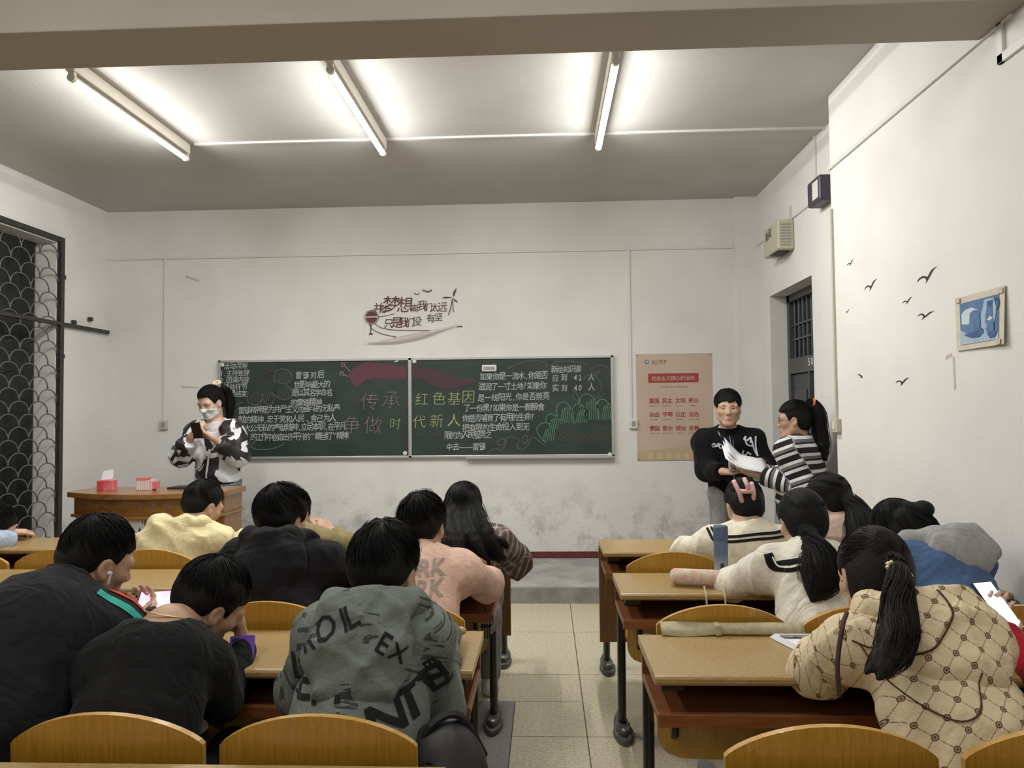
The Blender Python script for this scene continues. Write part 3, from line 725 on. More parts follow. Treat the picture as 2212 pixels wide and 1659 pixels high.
# tape marks
def tape(pts, nrm, label):
    b = MB()
    f_ = (lambda u, v, d_: (RW_X - d_, -u, v)) if nrm == 'x' else (lambda u, v, d_: (u, FW_Y - d_, v))
    b.prism(pts, .0002, .0012, f_)
    tag(b.build('tape_strip', M['tape'], None), label, 'tape')
tape([(-3.33, 2.745), (-3.20, 2.70), (-3.20, 2.68), (-3.33, 2.72)], 'y', 'yellowed tape strip high on the front wall near the window corner')
tape([(-3.37, 1.715), (-3.20, 1.70), (-3.20, 1.69), (-3.37, 1.70)], 'y', 'faint tape strip on the wall left of the blackboard')
tape([(-3.275, 1.665), (-3.262, 1.665), (-3.255, 1.53), (-3.27, 1.52)], 'x', 'yellowed vertical tape strip below the blue painting')
tape([(-3.33, 1.655), (-3.28, 1.667), (-3.28, 1.68), (-3.33, 1.672)], 'x', 'short yellowed tape strip below the blue painting')

# blue painting
e = empty('painting', (RW_X, 3.06, 1.68), 'blue still life painting of a jug on cream paper hung on the right wall', 'painting')
def frq(u, v, d_):   # u 0..1 away from the door, v 0..1 up, the sheet sags a little
    y0, y1 = 3.228, 2.885
    return (RW_X - .006 - d_ - .012 * u * (1 - v) * u, y0 + (y1 - y0) * u, 1.684 + v * .222)
b = MB(); n = 8
for s_ in (0, 1):
    for i in range(n + 1):
        for j in range(n + 1): b.v.append(frq(i / n, j / n, s_ * .004 - .003))
for s_ in (0, 1):
    for i in range(n):
        for j in range(n):
            o_ = s_ * (n + 1) ** 2; b.f.append((o_ + i * (n + 1) + j, o_ + (i + 1) * (n + 1) + j, o_ + (i + 1) * (n + 1) + j + 1, o_ + i * (n + 1) + j + 1)); b.m.append(0)
b.build('paper_sheet', mat('cream_paper', (.60, .56, .46), .8, (.54, .49, .38), 14), e, smooth=True)
def pm(n_, c, c2): return mat(n_, c, .8, c2, 25)
cb_, cl_, cd_, cw_ = pm('paint_blue', (.075, .15, .29), (.11, .20, .35)), pm('paint_pale_blue', (.28, .40, .50), (.38, .49, .58)), pm('paint_deep_blue', (.035, .08, .20), (.06, .12, .27)), pm('paint_white', (.58, .66, .70), (.50, .58, .62))
def pq(name, pts, m_, d_):
    b = MB(); q = [((x - 1345) / 545 if False else x, y) for x, y in pts]
    b.add([frq(x, y, d_) for x, y in q], [tuple(range(len(q)))]); return b.build(name, m_, e)
pq('backdrop', [(.1, .1), (.5, .1), (.9, .1), (.9, .88), (.5, .88), (.1, .88)], cb_, .0025)
pq('tabletop', [(.1, .1), (.5, .1), (.9, .1), (.9, .22), (.6, .30), (.3, .26), (.1, .38)], cl_, .003)
pq('cube_light_face', [(.14, .48), (.30, .46), (.32, .66), (.22, .74), (.14, .68)], cw_, .0035)
pq('cube_dark_face', [(.30, .46), (.34, .28), (.46, .26), (.54, .42), (.52, .64), (.40, .70), (.32, .66)], cb_, .004)
pq('cube_top', [(.22, .74), (.32, .66), (.40, .70), (.50, .68), (.36, .76)], cw_, .0038)
pq('cube_shadow', [(.18, .28), (.34, .20), (.52, .19), (.62, .26), (.56, .36), (.44, .30), (.32, .30)], cd_, .0045)
pq('jug_body', [(.56, .36), (.66, .26), (.78, .32), (.84, .48), (.86, .66), (.80, .84), (.62, .84), (.60, .72), (.55, .58)], cl_, .0042)
pq('jug_shade', [(.64, .42), (.76, .36), (.80, .52), (.78, .80), (.68, .80), (.66, .62)], cb_, .0048)
pq('jug_mouth', [(.68, .80), (.80, .80), (.78, .72), (.72, .68)], cd_, .0052)
b = MB(); stroke(b, smooth_pts([(.82, .80), (.89, .80), (.895, .68), (.86, .62)], 4), .03, frq, .005); b.build('jug_handle', cd_, e)
pq('cup', [(.66, .30), (.70, .20), (.78, .20), (.82, .30), (.80, .50), (.70, .50)], cb_, .0055)
pq('cup_rim', [(.68, .47), (.74, .45), (.80, .49), (.74, .53)], cw_, .006)
pq('cup_shadow', [(.68, .22), (.74, .14), (.84, .15), (.88, .24), (.80, .28)], cd_, .0058)
for u, v in ((.93, .93), (.07, .95), (.9, .06)):
    b = MB(); b.add([frq(u - .05, v - .04, .006), frq(u + .05, v - .05, .006), frq(u + .05, v + .05, .006), frq(u - .04, v + .05, .006)], [(0, 1, 2, 3)]); b.build('corner_tape', M['tape'], e)
# ------------------------------------------------------------------ desks and chairs
DW_ = .365
LFAR = [4.20, 3.335, 2.40, 1.49]     # far edge of the desks left of the aisle, front row first
RFAR = [4.09, 3.25, 2.366, 1.46]
L_X0, L_X1 = -3.62, -.205
R_X0, R_X1 = .280, 1.735
ROWN = ['front', 'second', 'third', 'nearest']

def desk(x0, x1, yf, side, row, label):
    yn = yf - DW_
    t = empty('classroom_desk', ((x0 + x1) / 2, yf + .15, 0), label, 'desk', 'long fixed classroom desks')
    # desktop with a rounded near edge
    prof = [(yf, .724), (yf, .75), (yn + .012, .75), (yn + .004, .7475), (yn, .742), (yn, .732), (yn + .005, .725)]
    MB().prism(prof, x0, x1, lambda u, v, d_: (d_, u, v)).build('desktop', M['desk'], t)
    # book shelf: board with a low back, hung under the top
    s = MB(); s.box(x0 + .008, x1 - .008, yn + .015, yf - .015, .622, .642).box(x0 + .008, x1 - .008, yf - .03, yf - .012, .622, .724)
    s.box(x0 + .008, x1 - .008, yn + .01, yn + .03, .612, .648)
    s.build('book_shelf', M['shelf'], t, bevel=.003)
    n = 2 if x1 - x0 < 2 else 4
    sgn = 1 if side == 'R' else -1
    ends = (x0, x1)
    xs = [x0 + .05, x1 - .05] if n == 2 else [x0 + .05, -2.492, -1.149, x1 - .05]
    for k, x in enumerate(xs):
        b = MB(); mid = 0 < k < n - 1; top_ = .40 if mid else .70
        b.box(x - .03, x + .03, yn + .03, yf - .02, .70, .724)
        if mid: b.box(x - .012, x + .012, yf - .06, yf + .02, .36, .70).box(x - .012, x + .012, yf - .06, yf + .18, .34, .40)
        else: b.box(x - .012, x + .012, yf - .12, yf + .13, .60, .70)
        b.build('support_bracket', M['black_metal'], t, bevel=.004)
        yl = yf + .17
        b = MB(); b.prism([(.019 * cos(a), .034 * sin(a)) for a in np.linspace(0, 2 * PI, 17)[:-1]], .03, top_, lambda u, v, d_: (x + u, yl + v + (d_ - .36) * -.06, d_))
        b.build('leg', M['black_metal'], t, smooth=False)
        b = MB(); out = []
        for a in np.linspace(0, 2 * PI, 25)[:-1]:
            out.append(((.036 + .010 * (sin(a) < 0)) * cos(a), .155 * sin(a)))
        b.prism(out, .0, .028, lambda u, v, d_: (x + u, yl + v * 1.0 + .02, d_))
        b.prism([(u * .72, v * .8) for u, v in out], .028, .05, lambda u, v, d_: (x + u, yl + v + .02, d_))
        f = b.build('foot', M['foot_iron'], t, bevel=.004)
        MB().lathe([(.013, 0), (.013, .007), (.006, .010), (.001, .010)], (x, yl - .09, .05), n=10).build('bolt', M['bolt'], f)
    if row == 0:
        MB().box(x0 + .0, x1 - .0, yf - .002, yf + .016, .20, .735).build('front_panel', M['panel'], t, bevel=.003)
    return t
for r_ in range(4):
    desk(L_X0, L_X1, LFAR[r_], 'L', r_, 'long yellow-topped wooden desk left of the aisle, ' + ['at the very front', 'second row from the front', 'third row with the grey hoodie', 'nearest, at the bottom photo edge'][r_])
    desk(R_X0, R_X1, RFAR[r_], 'R', r_, 'yellow-topped wooden desk right of the aisle, ' + ['at the very front', 'second row, with the floral pencil case on it', 'third row, with the open notebook on it', 'nearest row, behind the last chair backs'][r_])

CWD = .412
def chair_proto():
    t = empty('folding_chair', (0, 0, 0), 'x', 'chair', 'varnished plywood chairs')
    # bent plywood back: arched top, rounded bottom corners; local origin below the back, y = 0 at its rear face
    hw = CWD / 2; zb, zt, zs = .345, .832, .775
    pts = []
    for k in range(13):
        a = k / 12; pts.append((-hw + a * 2 * hw, zs - .012 + (zt - zs + .012) * (1 - (2 * a - 1) ** 2) ** .8 if 0 < a < 1 else zs - .012))
    pts = pts[::-1]     # right to left along the top
    rad = .07
    left = [(-hw, zb + rad)] + [(-hw + rad - rad * cos(a), zb + rad - rad * sin(a)) for a in np.linspace(.3, PI / 2, 4)]
    right = [(hw - rad + rad * sin(a), zb + rad - rad * cos(a)) for a in np.linspace(0, PI / 2 - .3, 4)] + [(hw, zb + rad)]
    prof = pts + left + right
    def bend(u, v, d_):      # slight curve backwards at the top and across
        return (u, d_ + .018 * (1 - (u / hw) ** 2) * -1 + .018 - .04 * (v - .6) * 1.0, v)
    # build as rows so that it can bend: strips between left and right profile
    n = 26; vs = []; b = MB()
    def width_at(z):
        if z > zs - .012:
            q = (z - zs + .012) / (zt - zs + .012); return hw * math.sqrt(max(0, 1 - max(0, q) ** 1.25)) if q < 1 else 0.0
        if z < zb + rad: return hw - rad + math.sqrt(max(0, rad ** 2 - (zb + rad - z) ** 2))
        return hw
    zl = list(np.linspace(zb, zb + rad, 6)) + list(np.linspace(zb + rad, zs - .012, 6)[1:]) + [zs - .012 + (zt - zs + .012) * q for q in (.12, .3, .48, .64, .78, .89, .96, .995)]
    m = 13
    for s_ in (0, 1):
        for z in zl:
            w = width_at(z)
            for i in range(m): u = -w + 2 * w * i / (m - 1); vs.append(bend(u, z, .016 * s_))
    R_ = len(zl); fs = []; mi = []
    for s_ in (0, 1):
        for j in range(R_ - 1):
            for i in range(m - 1):
                o_ = s_ * R_ * m; fs.append((o_ + j * m + i, o_ + j * m + i + 1, o_ + (j + 1) * m + i + 1, o_ + (j + 1) * m + i)); mi.append(0)
    ring = [j * m for j in range(R_)] + [(R_ - 1) * m + i for i in range(1, m)] + [j * m + m - 1 for j in range(R_ - 2, -1, -1)] + [i for i in range(m - 2, 0, -1)]
    for a, c in zip(ring, ring[1:] + ring[:1]): fs.append((a, c, c + R_ * m, a + R_ * m)); mi.append(1)
    b.v = vs; b.f = fs; b.m = mi
    b.build('backrest', [M['ply'], M['plyedge']], t, smooth=False, bevel=.0025)
    # seat: flat plywood with a rolled front
    b = MB(); sp = [(.03, .425), (.10, .420), (.22, .424), (.30, .432), (.345, .428), (.37, .41), (.375, .395)]
    vs = []
    for s_ in (0, 1):
        for y, z in sp:
            for i in range(9): vs.append((-hw + .01 + (2 * hw - .02) * i / 8, y, z - .014 * s_ - .008 * (1 - ((i - 4) / 4) ** 2)))
    fs = []
    R_ = len(sp)
    for s_ in (0, 1):
        for j in range(R_ - 1):
            for i in range(8): o_ = s_ * R_ * 9; fs.append((o_ + j * 9 + i, o_ + j * 9 + i + 1, o_ + (j + 1) * 9 + i + 1, o_ + (j + 1) * 9 + i))
    ring = [j * 9 for j in range(R_)] + [(R_ - 1) * 9 + i for i in range(1, 9)] + [j * 9 + 8 for j in range(R_ - 2, -1, -1)] + [i for i in range(7, 0, -1)]
    for a, c in zip(ring, ring[1:] + ring[:1]): fs.append((a, c, c + R_ * 9, a + R_ * 9))
    b.add(vs, fs); b.build('seat', M['ply'], t, bevel=.002)
    for s_ in (-1, 1):
        b = MB(); b.tube([(s_ * (hw - .05), -.02, .68), (s_ * (hw - .05), -.012, .55), (s_ * (hw - .05), -.01, .43), (s_ * (hw - .05), .05, .395), (s_ * (hw - .05), .28, .40)], .011, 8)
        b.build('seat_arm', M['black_metal'], t)
    b = MB(); b.tube([(-hw + .02, -.012, .55), (hw - .02, -.012, .55)], .012, 8); b.build('cross_rail', M['black_metal'], t)
    return t
CH0 = chair_proto(); _first = [True]
SEATW = ['first', 'second', 'third', 'fourth', 'fifth', 'sixth', 'seventh']
LSEAT = [-.478 - .4475 * k for k in range(7)]
RSEAT = [.553 + .462 * k for k in range(3)]
def chair(x, y, label):
    if _first[0]:
        _first[0] = False; place(CH0, (x, y, 0)); CH0['label'] = label; return CH0
    return copy_tree(CH0, (x, y, 0), label)
for r_ in range(1, 4):
    for k in range(7):
        if r_ == 1 and k > 6: continue
        if r_ == 3 and k > 3: continue
        if r_ == 2 and k > 4: continue
        chair(LSEAT[k], LFAR[r_] + .045, f'plywood chair left of the aisle, {SEATW[k]} seat from the aisle, fixed to the {ROWN[r_]} desk')
    for k in range(3):
        chair(RSEAT[k], RFAR[r_] + .045, f'plywood chair right of the aisle, {SEATW[k]} seat from the aisle, fixed to the {ROWN[r_]} desk')

# ------------------------------------------------------------------ podium
px0, px1, pyb, pyf = -3.39, -2.29, 5.56, 5.06
e = empty('podium', ((px0 + px1) / 2, 5.4, 0), 'brown wooden teacher desk with a bowed front before the platform', 'podium')
def bow(t, d=0.0): return pyf + .20 * (2 * t - 1) ** 2 - d   # front bulges towards the class
def curved(name, x0, x1, z0, z1, off, m_, back=pyb, n=20, bev=.004):
    b = MB(); P = []
    for i in range(n + 1): t = i / n; P.append((x0 + (x1 - x0) * t, bow(t, off)))
    P += [(x1, back), (x0, back)]
    b.prism(P, z0, z1, lambda u, v, d_: (u, v, d_)); return b.build(name, m_, e, bevel=bev)
curved('desktop', px0 - .03, px1 + .03, .868, .905, .05, M['podium_top'])
curved('front_band', px0, px1, .745, .868, .015, M['podium'])
curved('moulding', px0 - .012, px1 + .012, .725, .747, .035, M['podium_top'])
curved('front_panel', px0 + .005, px1 - .005, .08, .725, 0.0, M['podium'])
curved('plinth', px0 - .005, px1 + .005, 0, .08, .012, M['podium_top'])
def frpod(u, v, d_):   # u along the front in metres from px0
    t = max(0, min(1, u / (px1 - px0))); return (px0 + u, bow(t) - d_, v)
b = MB()
for (u, v, w_) in ((.26, .815, .02), (.60, .808, .03), (.67, .812, .025), (.77, .812, .03), (.87, .815, .028)):
    for q in range(3): stroke(b, [(u + RNG.uniform(-w_, w_), v + RNG.uniform(-.03, .03)), (u + RNG.uniform(-w_, w_), v + RNG.uniform(-.03, .03))], .005, lambda a, c, d_: frpod(a, c, .017))
b.build('chalk_scuffs', M['chalk_pink'], e)
e2 = empty('flower_print', (-2.9, 5.05, .5), 'white sheet with a small red-brown flower glued to the front of the teacher desk', 'poster')
b = MB(); n = 12
for i in range(n + 1):
    u = .235 + .385 * i / n; b.v += [frpod(u, .475, .0045), frpod(u, .722, .0045)]
for i in range(n): b.f.append((2 * i, 2 * i + 2, 2 * i + 3, 2 * i + 1)); b.m.append(0)
o = b.build('sheet', M['paper'], e2); md = o.modifiers.new('t', 'SOLIDIFY'); md.thickness = .002; md.offset = 0
b = MB()
for pts in ([(.545, .53), (.552, .565), (.558, .53), (.55, .515)], [(.555, .52), (.575, .545), (.57, .52), (.56, .508)], [(.54, .515), (.525, .50), (.545, .505)], [(.56, .50), (.57, .48), (.552, .497)]):
    b.add([frpod(u, v, .0062) for u, v in pts], [tuple(range(len(pts)))])
b.build('flower', mat('rust_ink', (.19, .05, .03), .7), e2)
b = MB()
for pts in ([(.592, .672), (.584, .65), (.60, .64), (.588, .62)], [(.60, .66), (.58, .645)], [(.585, .60), (.598, .605)], [(.61, .715), (.607, .70)], [(.59, .56), (.594, .54)], [(.588, .52), (.596, .51)]): stroke(b, pts, .007, lambda a, c, d_: frpod(a, c, .0064))
b.build('brush_marks', M['black_ink'], e2)

# ------------------------------------------------------------------ small things lying about
pinkm = mat('carton_pink', (.60, .09, .11), .5, (.66, .22, .24), 9)
def carton(c, label, kind):
    x, y, z = c; e = empty('paper_carton', c, label, 'carton'); w, d, h = (.115, .07, .075)
    b = MB(); b.box(x, x + w, y, y + d, z, z + h).build('carton_body', [pinkm if kind == 0 else mat('carton_pale', (.66, .42, .42), .5)], e, bevel=.003)
    if kind == 0:
        MB().prism([(0, 0), (.085, .005), (.082, .075), (.01, .062)], 0, .003, lambda u, v, d_: (x - .004 + u, y + d - .01 + v * .25 + d_, z + h + v)).build('lid_flap', M['poster'] if False else M['paper'], e)
        MB().box(x + .004, x + w * .45, y - .0015, y, z + .004, z + h - .006).build('label_panel', mat('carton_red', (.55, .06, .08), .5), e)
    else:
        MB().prism([(0, 0), (.08, 0), (.09, .018), (.0, .018)], 0, .05, lambda u, v, d_: (x + u, y + d_, z + h + v)).build('lid_flap', pinkm, e)
        MB().box(x + w, x + w + .03, y + .01, y + .06, z + .012, z + h - .012).build('side_flap', pinkm, e)
        for k in range(6): MB().box(x + .008 + k * .016, x + .015 + k * .016, y - .0012, y, z + .006, z + h - .01).build('stripe', M['paper'], e)
carton((-3.235, 5.26, .905), 'open red carton with its lid standing up on the teacher desk', 0)
carton((-2.945, 5.26, .905), 'pale pink striped carton with flaps open on the teacher desk', 1)
tag(MB().box(-2.77, -2.56, 5.36, 5.52, .905, .918).build('tablet', M['black_metal'], None, bevel=.004), 'thin dark tablet lying on the teacher desk', 'tablet')

# blue bottle standing at the chair back
e = empty('water_bottle', (.715, 3.13, .75), 'tall blue water bottle standing on the second desk right of the aisle', 'bottle')
def bottle_mat():
    m = mat('bottle_blue', lin((84, 104, 134)), .5); nt = m.node_tree; b_ = nt.nodes['Principled BSDF']
    g_ = nt.nodes.new('ShaderNodeNewGeometry'); s_ = nt.nodes.new('ShaderNodeSeparateXYZ'); r_ = nt.nodes.new('ShaderNodeMapRange'); r_.inputs['From Min'].default_value = .76; r_.inputs['From Max'].default_value = .86
    x_ = nt.nodes.new('ShaderNodeMix'); x_.data_type = 'RGBA'; x_.inputs[6].default_value = (*lin((186, 190, 198)), 1); x_.inputs[7].default_value = (*lin((84, 104, 134)), 1)
    nt.links.new(g_.outputs['Position'], s_.inputs[0]); nt.links.new(s_.outputs['Z'], r_.inputs[0]); nt.links.new(r_.outputs[0], x_.inputs[0]); nt.links.new(x_.outputs[2], b_.inputs['Base Color'])
    return m
bx, by = .715, 3.13
MB().lathe([(.026, 0), (.0285, .004), (.0285, .15), (.027, .158), (.0275, .162)], (bx, by, .751), n=28).build('bottle_body', bottle_mat(), e, smooth=True)
MB().lathe([(.0275, 0), (.030, .004), (.030, .052), (.027, .058), (.001, .059)], (bx, by, .912), n=28).build('bottle_cap', mat('cap_blue', lin((78, 97, 126)), .5), e)
b = MB()
for a0 in (-1.9, -1.75, -1.62): b.add([(bx + .0289 * cos(a0 + a), by + .0289 * sin(a0 + a), .80 + z) for a, z in ((0, 0), (.2, .004), (.24, .018), (.06, .022))], [(0, 1, 2, 3)])
b.build('bottle_print', M['black_ink'], e)
# floral pencil case with cord
e = empty('pencil_case', (.62, 3.05, .79), 'rolled floral cream and pink pencil case lying across the second right desk', 'pencil case')
fl_m = mat('floral_cloth', (.62, .52, .42), .85, (.60, .36, .31), 32, contrast=(.48, .56), detail=2)
A, Bp = Vector((.495, 3.03, .785)), Vector((.70, 2.985, .785)); dv = (Bp - A).normalized()
b = MB(); b.tube([A + dv * t for t in (0, .010, .05, .10, .15, .198, .205)], [.024, .031, .0325, .032, .0325, .031, .024], 18)
b.build('case_body', fl_m, e, smooth=True)
b = MB(); b.lathe([(.024, 0), (.020, .004), (.001, .005)], A, -dv, 16); b.build('end_disc', mat('case_end', (.62, .56, .42), .8), e)
b = MB(); b.tube([A + dv * .19 + Vector((0, 0, .02)), A + dv * .22 + Vector((0, 0, .005)), A + dv * .235 + Vector((.01, -.01, -.02))], .008, 8); b.build('strap', M['paper'], e)
b = MB()
for x in (.598, .668): b.tube([(x, 2.905, .775), (x + .002, 2.877, .74), (x + .004, 2.874, .66), (x + (.03 if x > .6 else .0), 2.90, .655)], .0035, 6)
tag(b.build('drawstring', mat('cream_cord', (.62, .55, .38), .8), None), 'cream drawstring ends hanging over the edge of the second right desk', 'string')
# canvas strap lying along the third desk's far edge
e = empty('canvas_strap', (.56, 2.40, .75), 'beige canvas bag strap lying along the back of the third right desk', 'strap')
cm = mat('beige_canvas', lin((176, 166, 136)), .9, lin((160, 150, 122)), 60)
b = MB(); P = smooth_pts([(.352, .768, .012), (.42, .764, .03), (.48, .766, .012), (.53, .77, .0), (.60, .77, .0), (.70, .77, .003), (.79, .768, .0)], 5)
for (x, z, tw_) in P:
    b.v += [(x, 2.355 - tw_ * .3, z - .016), (x, 2.378 + tw_, z + .012)]
for i in range(len(P) - 1): b.f.append((2 * i, 2 * i + 2, 2 * i + 3, 2 * i + 1)); b.m.append(0)
o = b.build('strap_band', cm, e, smooth=True); md = o.modifiers.new('t', 'SOLIDIFY'); md.thickness = .006
MB().box(.515, .535, 2.346, 2.390, .7505, .786).build('strap_loop', cm, e, bevel=.006)
# open notebook
e = empty('notebook', (.73, 2.15, .75), 'open white notebook on the third right desk under the patterned sleeve', 'notebook')
b = MB()
for k in range(4):
    z = .7515 + k * .003; s_ = .004 * k
    b.add([(.675 + s_, 2.335, z), (.885, 2.335, z), (.885, 2.075, z), (.765 + s_, 2.035, z), (.675 + s_, 2.335, z + .003), (.885, 2.335, z + .003), (.885, 2.075, z + .003), (.765 + s_, 2.035, z + .003)], [(0, 1, 2, 3), (4, 7, 6, 5), (0, 3, 7, 4), (3, 2, 6, 7), (2, 1, 5, 6), (1, 0, 4, 5)])
b.build('pages', M['paper'], e)
MB().add([(.695, 2.315, .7675), (.80, 2.315, .7675), (.80, 2.285, .7675), (.705, 2.285, .7675)], [(0, 1, 2, 3)]).build('printed_picture', mat('grey_print', (.06, .06, .07), .6, (.35, .35, .38), 60), e)
# white scrap on floor, note on desk, keys on hook
tag(MB().prism([(0, 0), (.05, .01), (.04, .04), (.01, .035)], .001, .012, lambda u, v, d_: (-.30 + u, 2.42 + v, d_ + v * .5)).build('paper_scrap', M['paper'], None), 'crumpled white scrap of paper on the floor below the third left desk', 'paper')
b = MB(); b.add([(-.335, 2.36, .7535), (-.285, 2.37, .7535), (-.30, 2.25, .7535), (-.345, 2.24, .7535), (-.335, 2.36, .7515), (-.285, 2.37, .7515), (-.30, 2.25, .7515), (-.345, 2.24, .7515)], [(0, 1, 2, 3), (4, 7, 6, 5), (0, 4, 5, 1), (1, 5, 6, 2), (2, 6, 7, 3), (3, 7, 4, 0)])
tag(b.build('sticky_note', mat('pale_yellow_paper', (.68, .62, .34), .8), None), 'pale yellow note paper beside the grey hoodie on the third left desk', 'paper')
e = empty('key_bunch', (-.245, 3.1, .62), 'bunch of dark keys hanging at the aisle end of the second left desk', 'keys')
b = MB(); b.tube([(-.25 + .014 * cos(a), 3.03, .60 + .014 * sin(a)) for a in np.linspace(0, 2 * PI, 13)[:-1]], .002, 5, closed=True); b.build('key_ring', M['bolt'], e)
for k in range(4):
    b = MB(); x = -.262 + k * .009; b.box(x - .003, x + .003, 3.022 + k * .004, 3.026 + k * .004, .535, .59).lathe([(.009, 0), (.009, .003)], (x, 3.022 + k * .004, .588), (0, 1, 0), 8); b.build('key', M['black_metal'], e)
MB().tube([(-.25, 3.03, .66), (-.25, 3.03, .614)], .003, 6).build('hook', M['black_metal'], e)
# dark bag on the last aisle chair
# ------------------------------------------------------------------ figures: smooth distance fields meshed into one skin
def V3(*a): return np.array(a if len(a) > 1 else a[0], float)
def nrm(v): v = np.asarray(v, float); return v / max(1e-9, np.linalg.norm(v))
def smin(a, b, k):
    h = np.clip(.5 + .5 * (b - a) / k, 0, 1); return b + (a - b) * h - k * h * (1 - h)
def smax(a, b, k): return -smin(-a, -b, k)

def d_cone(P, a, b, r1, r2, flat=None):
    pa = P - a; ba = b - a
    if flat is not None:
        n, f = flat
        pa = pa + np.outer(pa @ n, n) * (f - 1); ba = ba + n * (ba @ n) * (f - 1)
    h = np.clip(pa @ ba / max(1e-9, ba @ ba), 0, 1)
    return np.sqrt(((pa - h[:, None] * ba) ** 2).sum(1)) - (r1 + (r2 - r1) * h)
def d_ell(P, c, rad, R=None):
    q = P - c
    if R is not None: q = q @ R
    k0 = np.sqrt(((q / rad) ** 2).sum(1)); k1 = np.sqrt(((q / (rad * rad)) ** 2).sum(1))
    return k0 * (k0 - 1) / np.maximum(k1, 1e-6)

class SDF:
    def __init__(s): s.ops = []; s.noise = None
    def cone(s, a, b, r1, r2, k=.03, flat=None):
        a, b = V3(a), V3(b); s.ops.append((0, lambda P: d_cone(P, a, b, r1, r2, flat), k)); return s
    def chain(s, pts, rs, k=.02, flat=None):
        for i in range(len(pts) - 1): s.cone(pts[i], pts[i + 1], rs[i], rs[i + 1], k, flat)
        return s
    def ell(s, c, rad, R=None, k=.03):
        c, rad = V3(c), V3(rad); s.ops.append((0, lambda P: d_ell(P, c, rad, R), k)); return s
    def fn(s, f, k=.02): s.ops.append((0, f, k)); return s
    def sub(s, f, k=.01): s.ops.append((1, f, k)); return s
    def clip(s, p, n, k=.006):     # keep the side where (P-p).n < 0
        p, n = V3(p), nrm(n); s.ops.append((2, lambda P: (P - p) @ n, k)); return s
    def __call__(s, P):
        d = None
        for op, f, k in s.ops:
            v = f(P)
            if d is None: d = v
            elif op == 0: d = smin(d, v, k)
            elif op == 1: d = smax(d, -v, k)
            else: d = smax(d, v, k)
        if s.noise is not None: d = d - s.noise(P)
        return d

def surf(fn, lo, hi, h):
    """surface nets over the blocks near the surface: returns vertices, quads"""
    B = 8
    lo = np.asarray(lo, float); hi = np.asarray(hi, float)
    nb = np.maximum(1, np.ceil((hi - lo) / (h * B)).astype(int)); N = nb * B + 1
    g = np.stack(np.meshgrid(*[np.arange(n) for n in nb], indexing='ij'), -1).reshape(-1, 3)
    cc = lo + (g * B + B / 2) * h
    dc = fn(cc)
    keep = np.abs(dc) < h * B * .87 * 1.5 + .012
    D = np.ones(N, np.float32)
    sg = np.where(dc < 0, -1, 1).reshape(nb).astype(np.float32)
    D[:-1, :-1, :-1] = np.repeat(np.repeat(np.repeat(sg, B, 0), B, 1), B, 2)
    gk = g[keep]
    off = np.stack(np.meshgrid(*[np.arange(B + 1)] * 3, indexing='ij'), -1).reshape(-1, 3)
    CH = 160
    for i in range(0, len(gk), CH):
        idx = (gk[i:i + CH, None, :] * B + off[None]).reshape(-1, 3)
        D[idx[:, 0], idx[:, 1], idx[:, 2]] = fn(lo + idx * h)
    D[0], D[-1], D[:, 0], D[:, -1], D[:, :, 0], D[:, :, -1] = [1] * 6
    s = (D < 0).astype(np.int8)
    c = np.zeros(N - 1, np.int8)
    for a in (0, 1):
        for b in (0, 1):
            for e in (0, 1): c += s[a:N[0] - 1 + a, b:N[1] - 1 + b, e:N[2] - 1 + e]
    act = np.argwhere((c > 0) & (c < 8))
    if not len(act): return np.zeros((0, 3)), np.zeros((0, 4), int)
    vid = -np.ones(N - 1, np.int32); vid[act[:, 0], act[:, 1], act[:, 2]] = np.arange(len(act))
    acc = np.zeros((len(act), 3)); cnt = np.zeros(len(act))
    cor = [(a, b, e) for a in (0, 1) for b in (0, 1) for e in (0, 1)]
    dv = {k: D[act[:, 0] + k[0], act[:, 1] + k[1], act[:, 2] + k[2]].astype(float) for k in cor}
    for k in cor:
        for ax in range(3):
            if k[ax] == 0:
                k2 = list(k); k2[ax] = 1; k2 = tuple(k2)
                m = (dv[k] < 0) != (dv[k2] < 0)
                t = dv[k] / np.where(m, dv[k] - dv[k2], 1)
                p = np.tile(np.array(k, float), (len(act), 1)); p[:, ax] += t
                acc[m] += p[m]; cnt[m] += 1
    verts = lo + (act + acc / cnt[:, None]) * h
    quads = []
    for ax in range(3):
        a2, a3 = (ax + 1) % 3, (ax + 2) % 3
        sl0 = [slice(1, -1)] * 3; sl1 = [slice(1, -1)] * 3
        sl0[ax] = slice(0, -1); sl1[ax] = slice(1, None)
        s0, s1 = s[tuple(sl0)], s[tuple(sl1)]
        e = np.argwhere(s0 != s1); neg = s0[e[:, 0], e[:, 1], e[:, 2]] == 1
        e = e + 1; e[:, ax] -= 1
        def cell(d2, d3):
            q = e.copy(); q[:, a2] -= d2; q[:, a3] -= d3; return vid[q[:, 0], q[:, 1], q[:, 2]]
        q = np.stack([cell(1, 1), cell(0, 1), cell(0, 0), cell(1, 0)], 1)
        q[~neg] = q[~neg][:, ::-1]
        quads.append(q)
    return verts, np.concatenate(quads)

